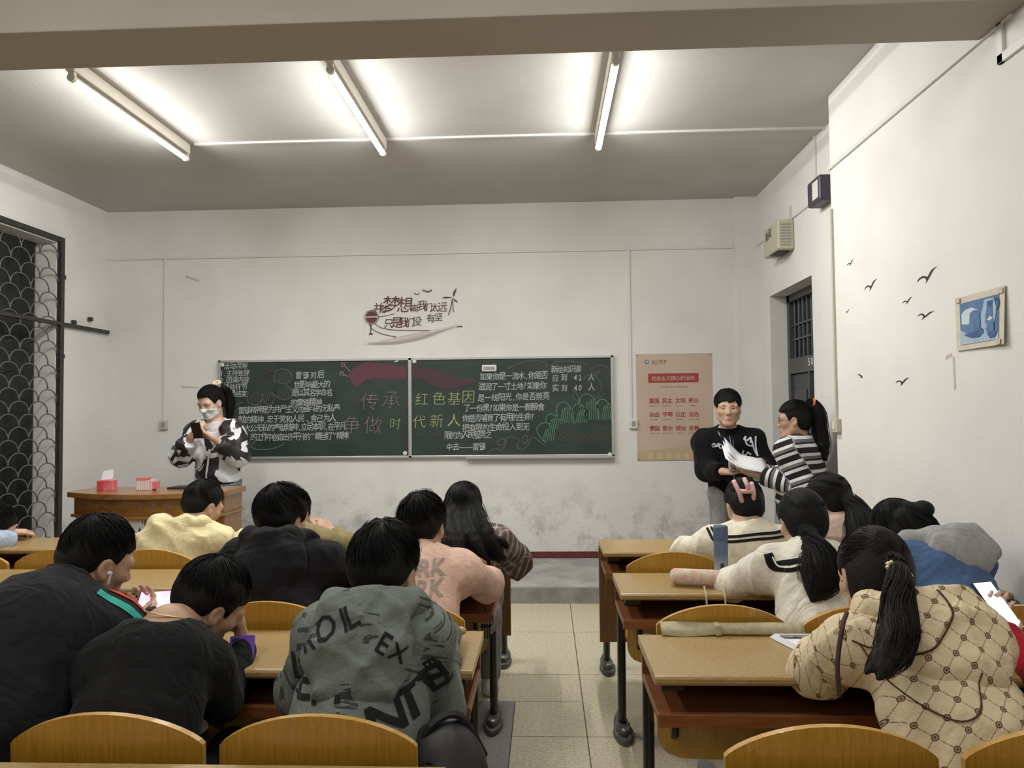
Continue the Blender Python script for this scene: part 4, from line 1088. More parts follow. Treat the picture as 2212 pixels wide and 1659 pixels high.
def to_obj(name, v, f, mats, parent, attrs=None, extra=None, midx=None):
    """v (n,3), f (m,4); extra = (verts, faces) list joined in (hair strands)"""
    me = bpy.data.meshes.new(name)
    vs, fs = np.asarray(v, np.float32), np.asarray(f, np.int32)
    if extra is not None and len(extra[0]):
        ev, ef = extra
        fs = np.concatenate([fs, np.asarray(ef, np.int32) + len(vs)]) if len(fs) else np.asarray(ef, np.int32)
        vs = np.concatenate([vs, np.asarray(ev, np.float32)])
    me.vertices.add(len(vs)); me.vertices.foreach_set('co', vs.ravel())
    me.loops.add(len(fs) * 4); me.loops.foreach_set('vertex_index', fs.ravel())
    me.polygons.add(len(fs)); me.polygons.foreach_set('loop_start', np.arange(0, len(fs) * 4, 4, dtype=np.int32))
    me.polygons.foreach_set('use_smooth', np.ones(len(fs), bool))
    for m_ in (mats if isinstance(mats, (list, tuple)) else [mats]): me.materials.append(m_)
    if midx is not None: me.polygons.foreach_set('material_index', np.asarray(midx, np.int32))
    me.update(calc_edges=True); me.validate()
    if attrs is not None:
        at = me.attributes.new('guv', 'FLOAT_VECTOR', 'POINT')
        full = np.zeros((len(me.vertices), 3), np.float32); full[:len(attrs)] = attrs
        at.data.foreach_set('vector', full.ravel())
    o = bpy.data.objects.new(name, me); COL.objects.link(o); adopt(o, parent)
    return o

def wrinkle(amp, seed, freq=9.0, stretch=None):
    r = np.random.RandomState(seed)
    W = [(nrm(r.normal(size=3)) * freq * r.uniform(.7, 2.0), r.uniform(0, 6), nrm(r.normal(size=3)) * freq * r.uniform(.6, 1.2), r.uniform(0, 6), r.uniform(.5, 1)) for _ in range(4)]
    tot = sum(w[4] for w in W)
    W2 = [(nrm(r.normal(size=3)) * freq * r.uniform(2.2, 3.4), r.uniform(0, 6), nrm(r.normal(size=3)) * freq * 1.3, r.uniform(0, 6), nrm(r.normal(size=3)) * freq * .8, r.uniform(0, 6)) for _ in range(3)]
    def f(P):
        return f0(P) + f1(P)
    def f1(P):      # sharper creases that come and go
        d = 0
        for k, p, q, p2, k3, p3 in W2:
            x = np.sin(P @ k + p + 2.2 * np.sin(P @ q + p2)); d = d + np.clip(np.sin(P @ k3 + p3), 0, 1) * (1 - np.abs(x)) ** 2
        return amp * .75 * d
    def f0(P):
        d = 0
        for k, p, q, p2, a in W:
            x = np.sin(P @ k * 2 + p + 1.9 * np.sin(P @ q + p2))
            d = d + a * (1 - np.abs(x) ** .8)
        return amp * (d / tot * 2 - .8)
    return f

# head in its own frame: x right, y forward (face), z up ------------------------------------------------
def head_fn(c, R, hs, ears=True, jaw=1.0):
    c = V3(c)
    s = SDF()
    s.ell((0, -.012, .03), (.073, .090, .086), k=.03)
    s.ell((0, .022, -.035), (.058 * jaw, .064, .076), k=.04)
    s.cone((-.050 * jaw, 0, -.058), (-.014, .060, -.100), .020, .017, .03); s.cone((.050 * jaw, 0, -.058), (.014, .060, -.100), .020, .017, .03)
    s.cone((-.012, .066, -.098), (.012, .066, -.098), .016, .016, .02)
    s.ell((-.042, .052, -.018), (.024, .026, .022), k=.02); s.ell((.042, .052, -.018), (.024, .026, .022), k=.02)
    s.cone((-.048, .066, .022), (.048, .066, .022), .014, .014, .016)
    s.sub(lambda P: d_ell(P, V3(-.032, .092, .005), V3(.018, .016, .011)), .012); s.sub(lambda P: d_ell(P, V3(.032, .092, .005), V3(.018, .016, .011)), .012)
    s.cone((0, .078, .010), (0, .098, -.026), .0075, .0115, .012)
    s.ell((-.011, .090, -.031), (.009, .010, .008), k=.006); s.ell((.011, .090, -.031), (.009, .010, .008), k=.006)
    s.cone((-.018, .080, -.060), (.018, .080, -.060), .0065, .0065, .010); s.cone((-.014, .080, -.071), (.014, .080, -.071), .008, .008, .010)
    s.cone((-.026, .079, .0105), (-.040, .074, .0085), .0055, .005, .006); s.cone((.026, .079, .0105), (.040, .074, .0085), .0055, .005, .006)
    if ears:
        for q in (-1, 1):
            s.ell((q * .079, -.006, -.006), (.011, .019, .031), k=.01); s.cone((q * .074, .002, -.030), (q * .079, .0, -.034), .008, .008, .008)
            s.sub(lambda P, q=q: d_ell(P, V3(q * .088, -.002, -.004), V3(.009, .011, .019)), .005)
    def f(P):
        q = P - c
        r = np.sqrt((q * q).sum(1)); d = r - .11 * hs
        m = r < .19 * hs
        if m.any(): d[m] = s((q[m] @ R) / hs) * hs
        return d
    return f

def hand_fn(w, f, n, side, curl=.5, hs=1.0, spread=1.0, thumb=.5):
    """w wrist, f finger direction, n palm normal; side +1/-1 puts the thumb along +-cross(f, n)"""
    w = V3(w); f = nrm(f); n = nrm(V3(n) - f * (V3(n) @ f)); t = np.cross(f, n) * side
    s = SDF()
    s.cone(w, w + f * .03 * hs, .025 * hs, .024 * hs, .02, (n, 1.35))
    ends = []
    L = [(.040, .026, .020), (.045, .029, .022), (.041, .027, .021), (.033, .021, .018)]
    for i in range(4):
        o = (1.5 - i) * .0185 * spread
        k0 = w + (f * (.082 - .004 * abs(i - 1.2)) + t * o) * hs
        s.cone(w + (f * .012 + t * o * .55) * hs, k0, .0135 * hs, .0118 * hs, .014)
        p = k0; a = curl * .55
        dr_ = nrm(f + t * (1.5 - i) * .05 * spread)
        for j, ln in enumerate(L[i]):
            dd = dr_ * cos(a) + n * sin(a)
            q = p + dd * ln * hs
            s.cone(p, q, (.0092 - .0007 * j) * hs, (.0086 - .0008 * j) * hs, .004)
            p = q; a += curl * .95
    b0 = w + (f * .022 + t * .020) * hs
    d1 = nrm(f * .55 + t * .75 + n * .35 * thumb); b1 = b0 + d1 * .045 * hs
    d2 = nrm(f * .85 + t * .25 + n * .6 * thumb); b2 = b1 + d2 * .032 * hs; b3 = b2 + nrm(f * .9 - t * .05 + n * .6 * thumb) * .024 * hs
    s.cone(b0, b1, .0155 * hs, .0115 * hs, .012); s.cone(b1, b2, .0108 * hs, .0096 * hs, .005); s.cone(b2, b3, .0096 * hs, .0078 * hs, .005)
    ctr = w + f * .09 * hs
    def fn(P):
        r = np.sqrt(((P - ctr) ** 2).sum(1)); d = r - .10 * hs
        m = r < .17 * hs
        if m.any(): d[m] = s(P[m])
        return d
    return fn

# hair ------------------------------------------------------------------------------------------
class Strands:
    def __init__(s): s.v = []; s.f = []; s.n = 0
    def add(s, P, r0, r1=None):
        """thin three-sided tapered tube; P (k,3)"""
        P = np.asarray(P); k = len(P); r1 = r0 * .3 if r1 is None else r1
        T = np.gradient(P, axis=0); T /= np.maximum(1e-9, np.linalg.norm(T, axis=1))[:, None]
        a = np.array([.3, .5, .81]); U = np.cross(T, a); U /= np.maximum(1e-9, np.linalg.norm(U, axis=1))[:, None]; W = np.cross(T, U)
        t = np.linspace(0, 1, k); rr = r0 * (.5 + .5 * np.minimum(1, t * 6)) * (1 - t) + r1 * t
        v = np.stack([P + (U * cos(2.0944 * q) + W * sin(2.0944 * q)) * rr[:, None] for q in range(3)], 1).reshape(-1, 3)
        i = np.arange(k - 1)[:, None] * 3; q = np.arange(3)[None]
        f = np.stack([i + q, i + (q + 1) % 3, i + 3 + (q + 1) % 3, i + 3 + q], -1).reshape(-1, 4)
        s.v.append(v); s.f.append(f + s.n); s.n += len(v)
    def get(s):
        if not s.v: return np.zeros((0, 3)), np.zeros((0, 4), int)
        return np.concatenate(s.v), np.concatenate(s.f)

def chain_eval(pts, rs, n=22):
    C = np.array(smooth_pts([tuple(p) for p in pts], 6)); R_ = np.interp(np.linspace(0, 1, len(C)), np.linspace(0, 1, len(rs)), rs)
    return C, R_
def lock(sd, st, pts, rs, n, rnd, thick=.0022, fray=.25, core=.8, wave=0.0, k=.012, flat=None):
    """a tail or lock of hair: solid core in the distance field plus loose strands"""
    C, R_ = chain_eval(pts, rs)
    step = max(1, len(C) // 9); idx = list(range(0, len(C), step))
    if idx[-1] != len(C) - 1: idx.append(len(C) - 1)
    sd.chain([C[i] for i in idx], [max(.003, R_[i] * core) for i in idx], k, flat)
    T = np.gradient(C, axis=0); T /= np.maximum(1e-9, np.linalg.norm(T, axis=1))[:, None]
    U = np.cross(T, nrm([.2, .9, .3])); U /= np.maximum(1e-9, np.linalg.norm(U, axis=1))[:, None]; W = np.cross(T, U)
    t = np.linspace(0, 1, len(C))
    for _ in range(n):
        an = rnd.uniform(0, 2 * PI); rr = math.sqrt(rnd.uniform(.35, 1)); ph = rnd.uniform(0, 6); fr_ = rnd.uniform(-1, 1) * fray; e = rnd.uniform(.75, 1.0)
        a = an + .5 * t * rnd.uniform(-1, 1) + fr_ * 2 * t ** 3
        rad = R_ * rr * (1 + fray * 1.5 * t ** 4 * rnd.uniform(-.2, 1)) + .002
        Q = C + U * (np.cos(a) * rad)[:, None] + W * (np.sin(a) * rad)[:, None]
        if wave: Q = Q + U * (wave * np.sin(t * 16 + ph))[:, None] * t[:, None] + W * (wave * np.cos(t * 14 + ph))[:, None] * t[:, None]
        m = max(6, int(len(C) * e)); st.add(Q[:m:1 if len(C) < 20 else 2], thick)

def scalp(sd, st, c, R, hs, kind, rnd, n, vol=1.0, tie=None, thick=.0024, messy=.05, fringe=.055, nape=-.085, seed=1):
    """hair cap following the skull; hairline in front, free ears, nape; strands combed from crown to hairline or to the tie point"""
    rad = V3(.087, .104, .098) * V3(vol, vol, .5 + vol / 2 * 1.0); ctr = V3(0, -.016, .036)
    r = np.random.RandomState(seed)
    KS = [(nrm(r.normal(size=3)) * r.uniform(45, 90), r.uniform(0, 6)) for _ in range(5)]
    cap = SDF(); cap.ell(ctr, rad, k=.01)
    if kind in ('short', 'bushy', 'fade'): cap.ell((0, -.06, -.02), (.066 * vol, .045, .06), k=.04)
    else: cap.ell((0, -.058, -.02), (.07, .052, .07), k=.04)
    def face_box(P):  # removed: in front of the hairline and below it
        y, z, x = P[:, 1], P[:, 2], P[:, 0]
        edge = .006 * np.sin(x * 92 + seed) + .004 * np.sin(x * 205 + 2 * seed) if tie is None else 0
        fr = np.minimum(y - .030 - .02 * np.clip((z) / .06, -1, 1), fringe - 2.1 * x * x + edge - z)   # forehead
        ear = -d_ell(np.stack([np.abs(x), y, z], 1), V3(.086, .002, -.024), V3(.036, .032, .040))
        return -np.maximum(fr, ear) 
    cap.sub(face_box, .008)
    cap.clip((0, -.04, nape), (0, .25, -1), .01)
    base = cap
    def capf(P):
        d = base(P)
        if tie is None and kind != 'long': d = d + np.clip(-.015 - P[:, 2], 0, 1) * .22      # hair thins out towards the nape
        for k, p in KS: d = d - .0011 * vol * np.sin(P @ k + p) * (1 if kind != 'pony' else .4)
        return d
    def f(P):
        q = P - c; rr = np.sqrt((q * q).sum(1)); d = rr - .12 * hs * vol
        m = rr < .22 * hs * vol
        if m.any(): d[m] = capf((q[m] @ R) / hs) * hs
        return d
    sd.fn(f, .012)
    ax = nrm([0, -.45, .9]); u = np.array([1., 0, 0]); w = np.cross(ax, u)
    for i in range(n):
        ph = rnd.uniform(0, 2 * PI)
        dirp = lambda th, p: ax * cos(th) + (u * cos(p) + w * sin(p)) * sin(th)
        if tie is None:
            front = max(0, dirp(1.2, ph)[1])
            th1 = rnd.uniform(.7, 1) * ((1.78 if kind != 'long' else 1.95) - .42 * front); th0 = rnd.uniform(.02, .8)
            sw = rnd.uniform(.1, .5); lift = 1.0 + abs(rnd.gauss(0, messy)) * .5; tip = rnd.uniform(-.6, .35) * messy
            Q = []
            for t in np.linspace(0, 1, 8):
                th = th0 + (th1 - th0) * t; dd = dirp(th, ph + sw * t)
                Q.append(ctr + rad * dd * (lift + tip * t ** 2 + .01 * sin(t * 5 + ph)))
            Q = np.array(Q)
        else:
            tl = nrm((np.asarray(tie) - ctr) / rad); th = rnd.uniform(.5, 1.0)
            a = dirp(th * 1.75, ph)
            Q = []
            for t in np.linspace(0, 1, 8):
                Q.append(ctr + rad * nrm(a * (1 - t) + tl * t + 1e-3) * (1.0 + .012 * sin(PI * t) + rnd.uniform(0, .006)))
            Q = np.array(Q)
        bad = (Q[:, 1] > .035) & (Q[:, 2] < fringe - .01) | (d_ell(np.abs(Q) * V3(1, 0, 0) + Q * V3(0, 1, 1), V3(.086, .002, -.024), V3(.036, .032, .040)) < .002) | (Q[:, 2] < nape - .02)
        if bad.any():
            if tie is None: Q = Q[:max(0, int(np.argmax(bad)))]
            else: Q = Q[len(Q) - int(np.argmax(bad[::-1])):] if bad[::-1].any() else Q
        if len(Q) >= 3: st.add(c + hs * (Q @ R.T), thick * hs)

def frame(yaw, pitch, roll=0.0):
    y, p, r = [math.radians(a) for a in (yaw, pitch, roll)]
    f = V3(sin(y) * cos(p), cos(y) * cos(p), sin(p))
    rt0 = V3(cos(y), -sin(y), 0); up0 = np.cross(rt0, f)
    rt = rt0 * cos(r) - up0 * sin(r)      # roll > 0 tips the head to its right
    return np.stack([rt, f, np.cross(rt, f)], 1)

SKIN = [mat('skin_a', (.50, .315, .215), .55, (.55, .355, .25), 18, spec=.35), mat('skin_b', (.44, .265, .175), .55, (.49, .305, .21), 18, spec=.35), mat('skin_c', (.56, .37, .27), .55, (.60, .41, .31), 18, spec=.35)]
HAIR = [mat('black_hair', (.0065, .006, .006), .55, spec=.16, bump=.5, bscale=260), mat('brown_black_hair', (.012, .0085, .0075), .55, spec=.18, bump=.5, bscale=260)]
LIPS = mat('lips', (.40, .17, .14), .5)
EYEW, EYEB = mat('eye_white', (.6, .58, .55), .3), mat('eye_dark', (.012, .009, .008), .25)
SHOE = [mat('white_shoe', (.6, .6, .58), .5), mat('black_shoe', (.02, .02, .02), .5)]

class Person: pass
def guv_of(v, segs, rt, org, up):
    """garment coordinates: u across, v along; sleeves measured along the arm"""
    best = np.full(len(v), 1e9); out = np.zeros((len(v), 3))
    for i, (a, b, r, v0, v1) in enumerate(segs):
        pa = v - a; ba = b - a; h = np.clip(pa @ ba / (ba @ ba), -.15, 1.1); q = pa - h[:, None] * ba
        dd = np.sqrt((q * q).sum(1)) / r
        m = dd < best; best[m] = dd[m]
        if i == 0:
            out[m, 0] = (v[m] - org) @ rt; out[m, 1] = (v[m] - org) @ up; out[m, 2] = 0
        else:
            T = nrm(ba); U = nrm(np.cross(T, V3(.13, .2, .95)))
            tt = pa[m] @ ba / (ba @ ba)
            out[m, 0] = q[m] @ U * 1.15; out[m, 1] = v0 + (v1 - v0) * tt; out[m, 2] = i
    return out

def person(label, head, yaw, pitch, roll, neck, pelvis, elbows, wrists, root, knees=None, ankles=None, *, cat='person', hands=None, sj=.142, hs=1.0, b=1.0,
           skin=0, top=None, inner=None, bottom=None, shoe=0, hair=None, haircol=0, hood=None, collar=None, cuff=None, hem=.06, res=.0075, gres=.010, wr=.010, seed=1,
           shoulders=None, body_yaw=None, eyes=True, neckline=None, arch=.03, jaw=1.0, sleeve_end=.0, loose=1.0, hembottom=None, arm_b=1.0, torso_w=1.0):
    X = Person()
    rnd = random.Random(seed)
    head, neck, pelvis = V3(head), V3(neck), V3(pelvis)
    R = frame(yaw, pitch, roll); hd = head
    by = yaw * .3 if body_yaw is None else body_yaw
    rt = V3(cos(math.radians(by)), -sin(math.radians(by)), 0); fw = V3(sin(math.radians(by)), cos(math.radians(by)), 0)
    sp = nrm(neck - pelvis); dep = nrm(np.cross(sp, rt)) * -1.0      # dep: forward normal of the chest
    if dep @ fw < 0: dep = -dep
    ct = neck - sp * .055
    if shoulders is None: sl, sr = ct - rt * sj + fw * .012 - sp * .012, ct + rt * sj + fw * .012 - sp * .012
    else: sl, sr = V3(shoulders[0]), V3(shoulders[1])
    waist = pelvis * .62 + neck * .38 - dep * arch; chest = pelvis * .26 + neck * .74 - dep * arch * .7
    el, er = V3(elbows[0]), V3(elbows[1]); wl, wr_ = V3(wrists[0]), V3(wrists[1])
    if hands is None: hands = ((fw * .9 + rt * .3, (0, 0, -1), .5), (fw * .9 - rt * .3, (0, 0, -1), .5))
    rootob = empty('person', root, label, cat)
    X.root = rootob; X.R = R; X.head = head; X.hs = hs
    # --- body: one continuous skin
    s = SDF()
    s.cone(pelvis, waist, .115 * b, .105 * b, .05, (dep, 1.35)); s.cone(waist, chest, .105 * b, .125 * b, .05, (dep, 1.4))
    s.cone(sl, sr, .05, .05, .05)
    nk = hd + hs * (R @ V3(0, -.022, -.06))
    s.cone(neck, sl, .045, .045, .04); s.cone(neck, sr, .045, .045, .04)
    s.cone(nk, neck, .052 * hs, .058 * hs, .03)
    for (sh, e_, w_) in ((sl, el, wl), (sr, er, wr_)):
        s.cone(sh, e_, .047, .038, .03); s.cone(e_, w_, .039, .026, .02, None)
    s.fn(head_fn(hd, R, hs, jaw=jaw), .022)
    s.fn(hand_fn(wl, hands[0][0], hands[0][1], (hands[0][3] if len(hands[0]) > 3 else 1), hands[0][2], hs), .014)
    s.fn(hand_fn(wr_, hands[1][0], hands[1][1], (hands[1][3] if len(hands[1]) > 3 else -1), hands[1][2], hs), .014)
    pts = np.array([pelvis, waist, chest, sl, sr, el, er, hd, wl + nrm(hands[0][0]) * .1, wr_ + nrm(hands[1][0]) * .1, wl, wr_])
    v, f = surf(s, pts.min(0) - .17, pts.max(0) + .17, res)
    X.body = to_obj('body', v, f, SKIN[skin], rootob)
    X.sl, X.sr, X.dep, X.sp, X.rt, X.fw, X.neck, X.pelvis, X.chest, X.waist = sl, sr, dep, sp, rt, fw, neck, pelvis, chest, waist
    # --- face
    def W(p): return hd + hs * (R @ V3(p))
    if eyes:
        for q in (-1, 1):
            m = MB(); c = W((q * .032, .0685, .004)); a = R @ nrm((q * .06, 1, -.06))
            m.lathe([(.0002, -.011), (.006, -.0095), (.0105, -.005), (.0115, 0), (.0100, .0055)], c, a, 12, 0); m.lathe([(.0062, .0058), (.0062, .0095), (.003, .0112), (.0001, .0115)], c, a, 10, 1)
            m.lathe([(.0100, .0055), (.0062, .0097)], c, a, 12, 0)
            m.build('eye', [EYEW, EYEB], rootob, smooth=True)
            m = MB(); m.tube([W((q * .017, .083, .021)), W((q * .031, .083, .0255)), W((q * .047, .073, .022))], [.0022, .0034, .0016], 6); m.build('eyebrow', HAIR[haircol], rootob)
        m = MB(); m.tube([W((-.021, .0825, -.0655)), W((-.010, .0885, -.0625)), W((0, .0892, -.0635)), W((.010, .0885, -.0625)), W((.021, .0825, -.0655))], [.001, .0035, .0032, .0035, .001], 6); m.tube([W((-.018, .0825, -.0675)), W((0, .0895, -.0715)), W((.018, .0825, -.0675))], [.001, .0046, .001], 6)
        m.build('lips', LIPS, rootob, smooth=True)
    # --- top garment
    if top is not None:
        g = SDF(); L_ = loose
        g.cone(pelvis + sp * .03, waist, .150 * b * L_ * torso_w, .142 * b * L_ * torso_w, .06, (dep, 1.3)); g.cone(waist, chest, .142 * b * L_ * torso_w, .150 * b * torso_w, .06, (dep, 1.3))
        g.cone(sl, sr, .068 * b, .068 * b, .06)
        g.cone(neck - sp * .02, sl, .064, .066 * b, .05); g.cone(neck - sp * .02, sr, .064, .066 * b, .05)
        for (sh, e_, w_) in ((sl, el, wl), (sr, er, wr_)):
            g.cone(sh, e_, .063 * b * arm_b, .053 * b * L_ * arm_b, .04)
            d_ = nrm(w_ - e_)
            we = w_ - d_ * (.005 + sleeve_end)
            def fore(P, e_=e_, we=we, d_=d_): return smax(d_cone(P, e_, we + d_ * .05, .053 * b * L_ * arm_b, .042 * b * arm_b), (P - we) @ d_, .006)
            g.fn(fore, .03)
        nl = neckline or (0, 0, 0, .070)
        nc = neck + sp * .02 + rt * nl[0] + dep * (nl[1] + .012) + sp * nl[2]
        g.sub(lambda P: d_cone(P, nc, nc + nrm(nk - neck + 1e-6) * .22, nl[3], nl[3] + .01), .012)
        g.clip(pelvis - sp * hem, -sp, .012)
        if hembottom is not None: g.clip((0, 0, hembottom), (0, 0, -1), .015)
        wf = wrinkle(wr, seed)
        g.noise = wf
        v, f = surf(g, pts.min(0) - .24, pts.max(0) + .24, gres)
        segs = [(pelvis, chest + sp * .1, .15 * b, 0, 0), (sl, el, .066 * b, 0, -np.linalg.norm(el - sl)), (el, wl, .055 * b, -np.linalg.norm(el - sl), -np.linalg.norm(el - sl) - np.linalg.norm(wl - el)),
                (sr, er, .066 * b, 0, -np.linalg.norm(er - sr)), (er, wr_, .055 * b, -np.linalg.norm(er - sr), -np.linalg.norm(er - sr) - np.linalg.norm(wr_ - er))]
        ga = guv_of(v, segs, rt, pelvis, sp)
        X.garment = to_obj(top[1] if len(top) > 1 else 'sweater', v, f, top[0], rootob, ga)
        X.gv, X.gf = v, f; X.gsdf = g
    if hood is not None:
        g = SDF(); N = neck
        hm, hsz = hood[0], hood[1] if len(hood) > 1 else 1.0
        hx = hood[2] if len(hood) > 2 else 0.0; hdp = hood[3] if len(hood) > 3 else 1.0
        up = sp
        P_ = lambda x, y, z: N + rt * (x * hsz + hx * max(0, -y) * 1.2) + dep * y * hsz + up * z * hsz
        ring = [P_(-.055, .085, -.05), P_(-.09, .03, .0), P_(-.095, -.035, .015), P_(-.065, -.085, .0), P_(0, -.105, -.01), P_(.065, -.085, .0), P_(.095, -.035, .015), P_(.09, .03, .0), P_(.055, .085, -.05)]
        g.chain([np.array(p) for p in ring], [.024, .033, .036, .038, .040, .038, .036, .033, .024], .03)
        Rb = np.stack([rt, dep, up], 1)
        g.ell(P_(0, -.105, -.105 * hdp), V3(.125, .050, .105 * hdp) * hsz, Rb, .05); g.ell(P_(0, -.09, -.19 * hdp), V3(.075, .038, .05 * hdp) * hsz, Rb, .05)
        g.sub(lambda P: d_cone(P, N - up * .02 + dep * .01, nk + R @ V3(0, -.01, .02), .058 * hsz, .066 * hsz), .015)
        g.sub(lambda P: d_ell(P, P_(0, -.075, .012), V3(.055, .030, .04) * hsz, Rb), .02)
        g.noise = wrinkle(wr * .9, seed + 5, 11)
        v, f = surf(g, N - .30 * hsz, N + .25 * hsz, gres * .85)
        X.hood = to_obj('hood', v, f, hm, rootob, guv_of(v, [(pelvis, chest, 1, 0, 0)], rt, pelvis, sp))
        X.hv, X.hf = v, f; X.hsdf = g
    if collar is not None:
        g = SDF(); N = neck + sp * .012; cr, chh = collar[1], collar[2]
        a = nrm(nk - neck + sp * .3)
        g.cone(N - a * .03, N + a * chh, cr + .014, cr + .004, .01); g.clip(N + a * chh, a, .006)
        g.sub(lambda P: d_cone(P, N - a * .1, N + a * .2, cr - .004, cr - .008), .004)
        g.noise = wrinkle(.003, seed + 9, 14)
        v, f = surf(g, N - .18, N + .18, .0065); X.collar = to_obj('collar', v, f, collar[0], rootob)
    # --- hair
    if hair is not None:
        sd, st = SDF(), Strands()
        if top is not None: g0 = X.gsdf; h0 = X.hsdf if hood is not None else (lambda P: np.ones(len(P)))
        tie = None; kind = hair.get('kind', 'short')
        if 'tie' in hair: tie = nrm((np.asarray(hair['tie']) - V3(0, -.016, .036)) / V3(.087, .104, .098)) * V3(.087, .104, .098) + V3(0, -.016, .036)
        scalp(sd, st, hd, R, hs, kind, rnd, hair.get('n', 220), hair.get('vol', 1.0), tie, hair.get('thick', .0017), hair.get('messy', .05), hair.get('fringe', .055), hair.get('nape', -.085), seed)
        allp = [hd]
        for lk in hair.get('locks', []):
            pw = [V3(p) for p in lk['pts']]
            if top is not None and lk.get('push', True):      # hair lies on the cloth, not in it
                pr_ = np.interp(np.linspace(0, 1, len(pw)), np.linspace(0, 1, len(lk['r'])), lk['r'])
                for i in range(1, len(pw)):
                    for _ in range(30):
                        if min(g0(pw[i][None])[0], h0(pw[i][None])[0]) > pr_[i] * .45: break
                        pw[i] = pw[i] - fw * .008
            lock(sd, st, pw, lk['r'], lk.get('n', 60), rnd, lk.get('thick', .0022), lk.get('fray', .25), lk.get('core', .82), lk.get('wave', 0), lk.get('k', .012)); allp += pw
        for el_ in hair.get('balls', []): sd.ell(el_[0], el_[1], k=.008); allp.append(V3(el_[0]))
        allp = np.array(allp)
        v, f = surf(sd, allp.min(0) - .16, allp.max(0) + .16, hair.get('res', .0065))
        X.hair = to_obj('hair', v, f, HAIR[haircol], rootob, extra=st.get())
    # --- trousers, shoes
    if bottom is not None and knees is not None:
        g = SDF(); hp = pelvis - sp * .02
        g.cone(hp - rt * .07, hp + rt * .07, .105 * b, .105 * b, .05)
        for q, (kn, an) in enumerate(zip(knees, ankles)):
            hj = hp + rt * (.085 if q else -.085) - V3(0, 0, .015); kn, an = V3(kn), V3(an)
            g.cone(hj, kn, .088 * b, .068, .04); g.cone(kn, an, .066, .052, .03)
        for an in ankles: g.sub(lambda P, an=V3(an): np.maximum(np.sqrt(((P - an)[:, :2] ** 2).sum(1)) - .09, P[:, 2] - an[2] + .03), .006)
        if knees[0][2] < pelvis[2] - .2: g.clip(hp + V3(0, 0, .10), (0, 0, 1), .01)
        if hembottom is not None: g.clip((0, 0, .433), (0, 0, -1), .004) if False else None
        g.noise = wrinkle(.006, seed + 3, 8)
        kp = np.array([hp, *map(V3, knees), *map(V3, ankles)])
        v, f = surf(g, kp.min(0) - .17, kp.max(0) + .17, .013)
        X.trousers = to_obj('trousers', v, f, bottom, rootob)
        for an, kn in zip(ankles, knees):
            an = V3(an); d_ = V3(an[0] - kn[0], 0, 0) * .2 + fw; d_[2] = 0; d_ = nrm(d_)
            fz = an[2] - .09
            g = SDF(); A = V3(an[0], an[1], fz + .035); g.cone(A - d_ * .04, A + d_ * .15, .042, .036, .02); g.cone(A, A + V3(0, 0, .06), .044, .042, .03); g.clip((0, 0, fz + .002), (0, 0, -1), .004)
            v, f = surf(g, A - .24, A + .24, .009); to_obj('shoe', v, f, SHOE[shoe], rootob)
    return X

def decal(mb, v, f, name, m_, parent, d_, off=.003, maxlen=.012):
    """lays a flat drawing (already placed in space) onto the cloth along direction d_"""
    bm = bmesh.new()
    vs = [bm.verts.new(p) for p in mb.v]
    for q in mb.f:
        try: bm.faces.new([vs[i] for i in q])
        except ValueError: pass
    bmesh.ops.triangulate(bm, faces=bm.faces)
    for _ in range(4):
        ed = [e for e in bm.edges if e.calc_length() > maxlen]
        if not ed: break
        bmesh.ops.subdivide_edges(bm, edges=ed, cuts=1); bmesh.ops.triangulate(bm, faces=[p for p in bm.faces if len(p.verts) > 3])
    tree = BVHTree.FromPolygons([tuple(p) for p in v], [tuple(q) for q in f])
    d_ = Vector(d_).normalized(); dead = []
    for q in bm.verts:
        hit = tree.ray_cast(q.co - d_ * .6, d_, 12)
        if hit[0] is None: dead.append(q)
        else: q.co = hit[0] - d_ * off
    bmesh.ops.delete(bm, geom=dead, context='VERTS')
    long_ = [e for e in bm.edges if e.calc_length() > .06]
    bmesh.ops.delete(bm, geom=long_, context='EDGES')
    me = bpy.data.meshes.new(name); bm.to_mesh(me); bm.free()
    me.materials.append(m_); me.polygons.foreach_set('use_smooth', [True] * len(me.polygons))
    o = bpy.data.objects.new(name, me); COL.objects.link(o); adopt(o, parent)
    return o

# cloth materials -----------------------------------------------------------------------------
def cloth(name, rgb, rough=.9, dark=.85, bump=.25, scale=120): 
    c = lin(rgb) if max(rgb) > 1 else rgb
    m = mat(name, tuple(x * dark for x in c), rough, c, 35, bump=bump, bscale=scale, spec=.15, sheen=.05)
    nt = m.node_tree; bp = [n for n in nt.nodes if n.type == 'BUMP'][0]
    tc = nt.nodes.new('ShaderNodeTexCoord'); mp = nt.nodes.new('ShaderNodeMapping'); mp.inputs['Rotation'].default_value = (.5, .7, .4); mp.inputs['Scale'].default_value = (1, 1.8, .8)
    nz = nt.nodes.new('ShaderNodeTexNoise'); nz.inputs['Scale'].default_value = 8; nz.inputs['Detail'].default_value = 1.5; nz.inputs['Distortion'].default_value = 1.2
    ab = mth(nt, 'ABSOLUTE', mth(nt, 'SUBTRACT', nz.outputs[0], .5))
    b2 = nt.nodes.new('ShaderNodeBump'); b2.inputs['Strength'].default_value = .4; b2.inputs['Distance'].default_value = .035
    nt.links.new(tc.outputs['Object'], mp.inputs[0]); nt.links.new(mp.outputs[0], nz.inputs[0]); nt.links.new(ab, b2.inputs['Height']); nt.links.new(b2.outputs[0], bp.inputs['Normal'])
    return m
def guv_nodes(m):
    nt = m.node_tree; a = nt.nodes.new('ShaderNodeAttribute'); a.attribute_name = 'guv'
    sp = nt.nodes.new('ShaderNodeSeparateXYZ'); nt.links.new(a.outputs['Vector'], sp.inputs[0])
    return nt, sp.outputs[0], sp.outputs[1], sp.outputs[2]
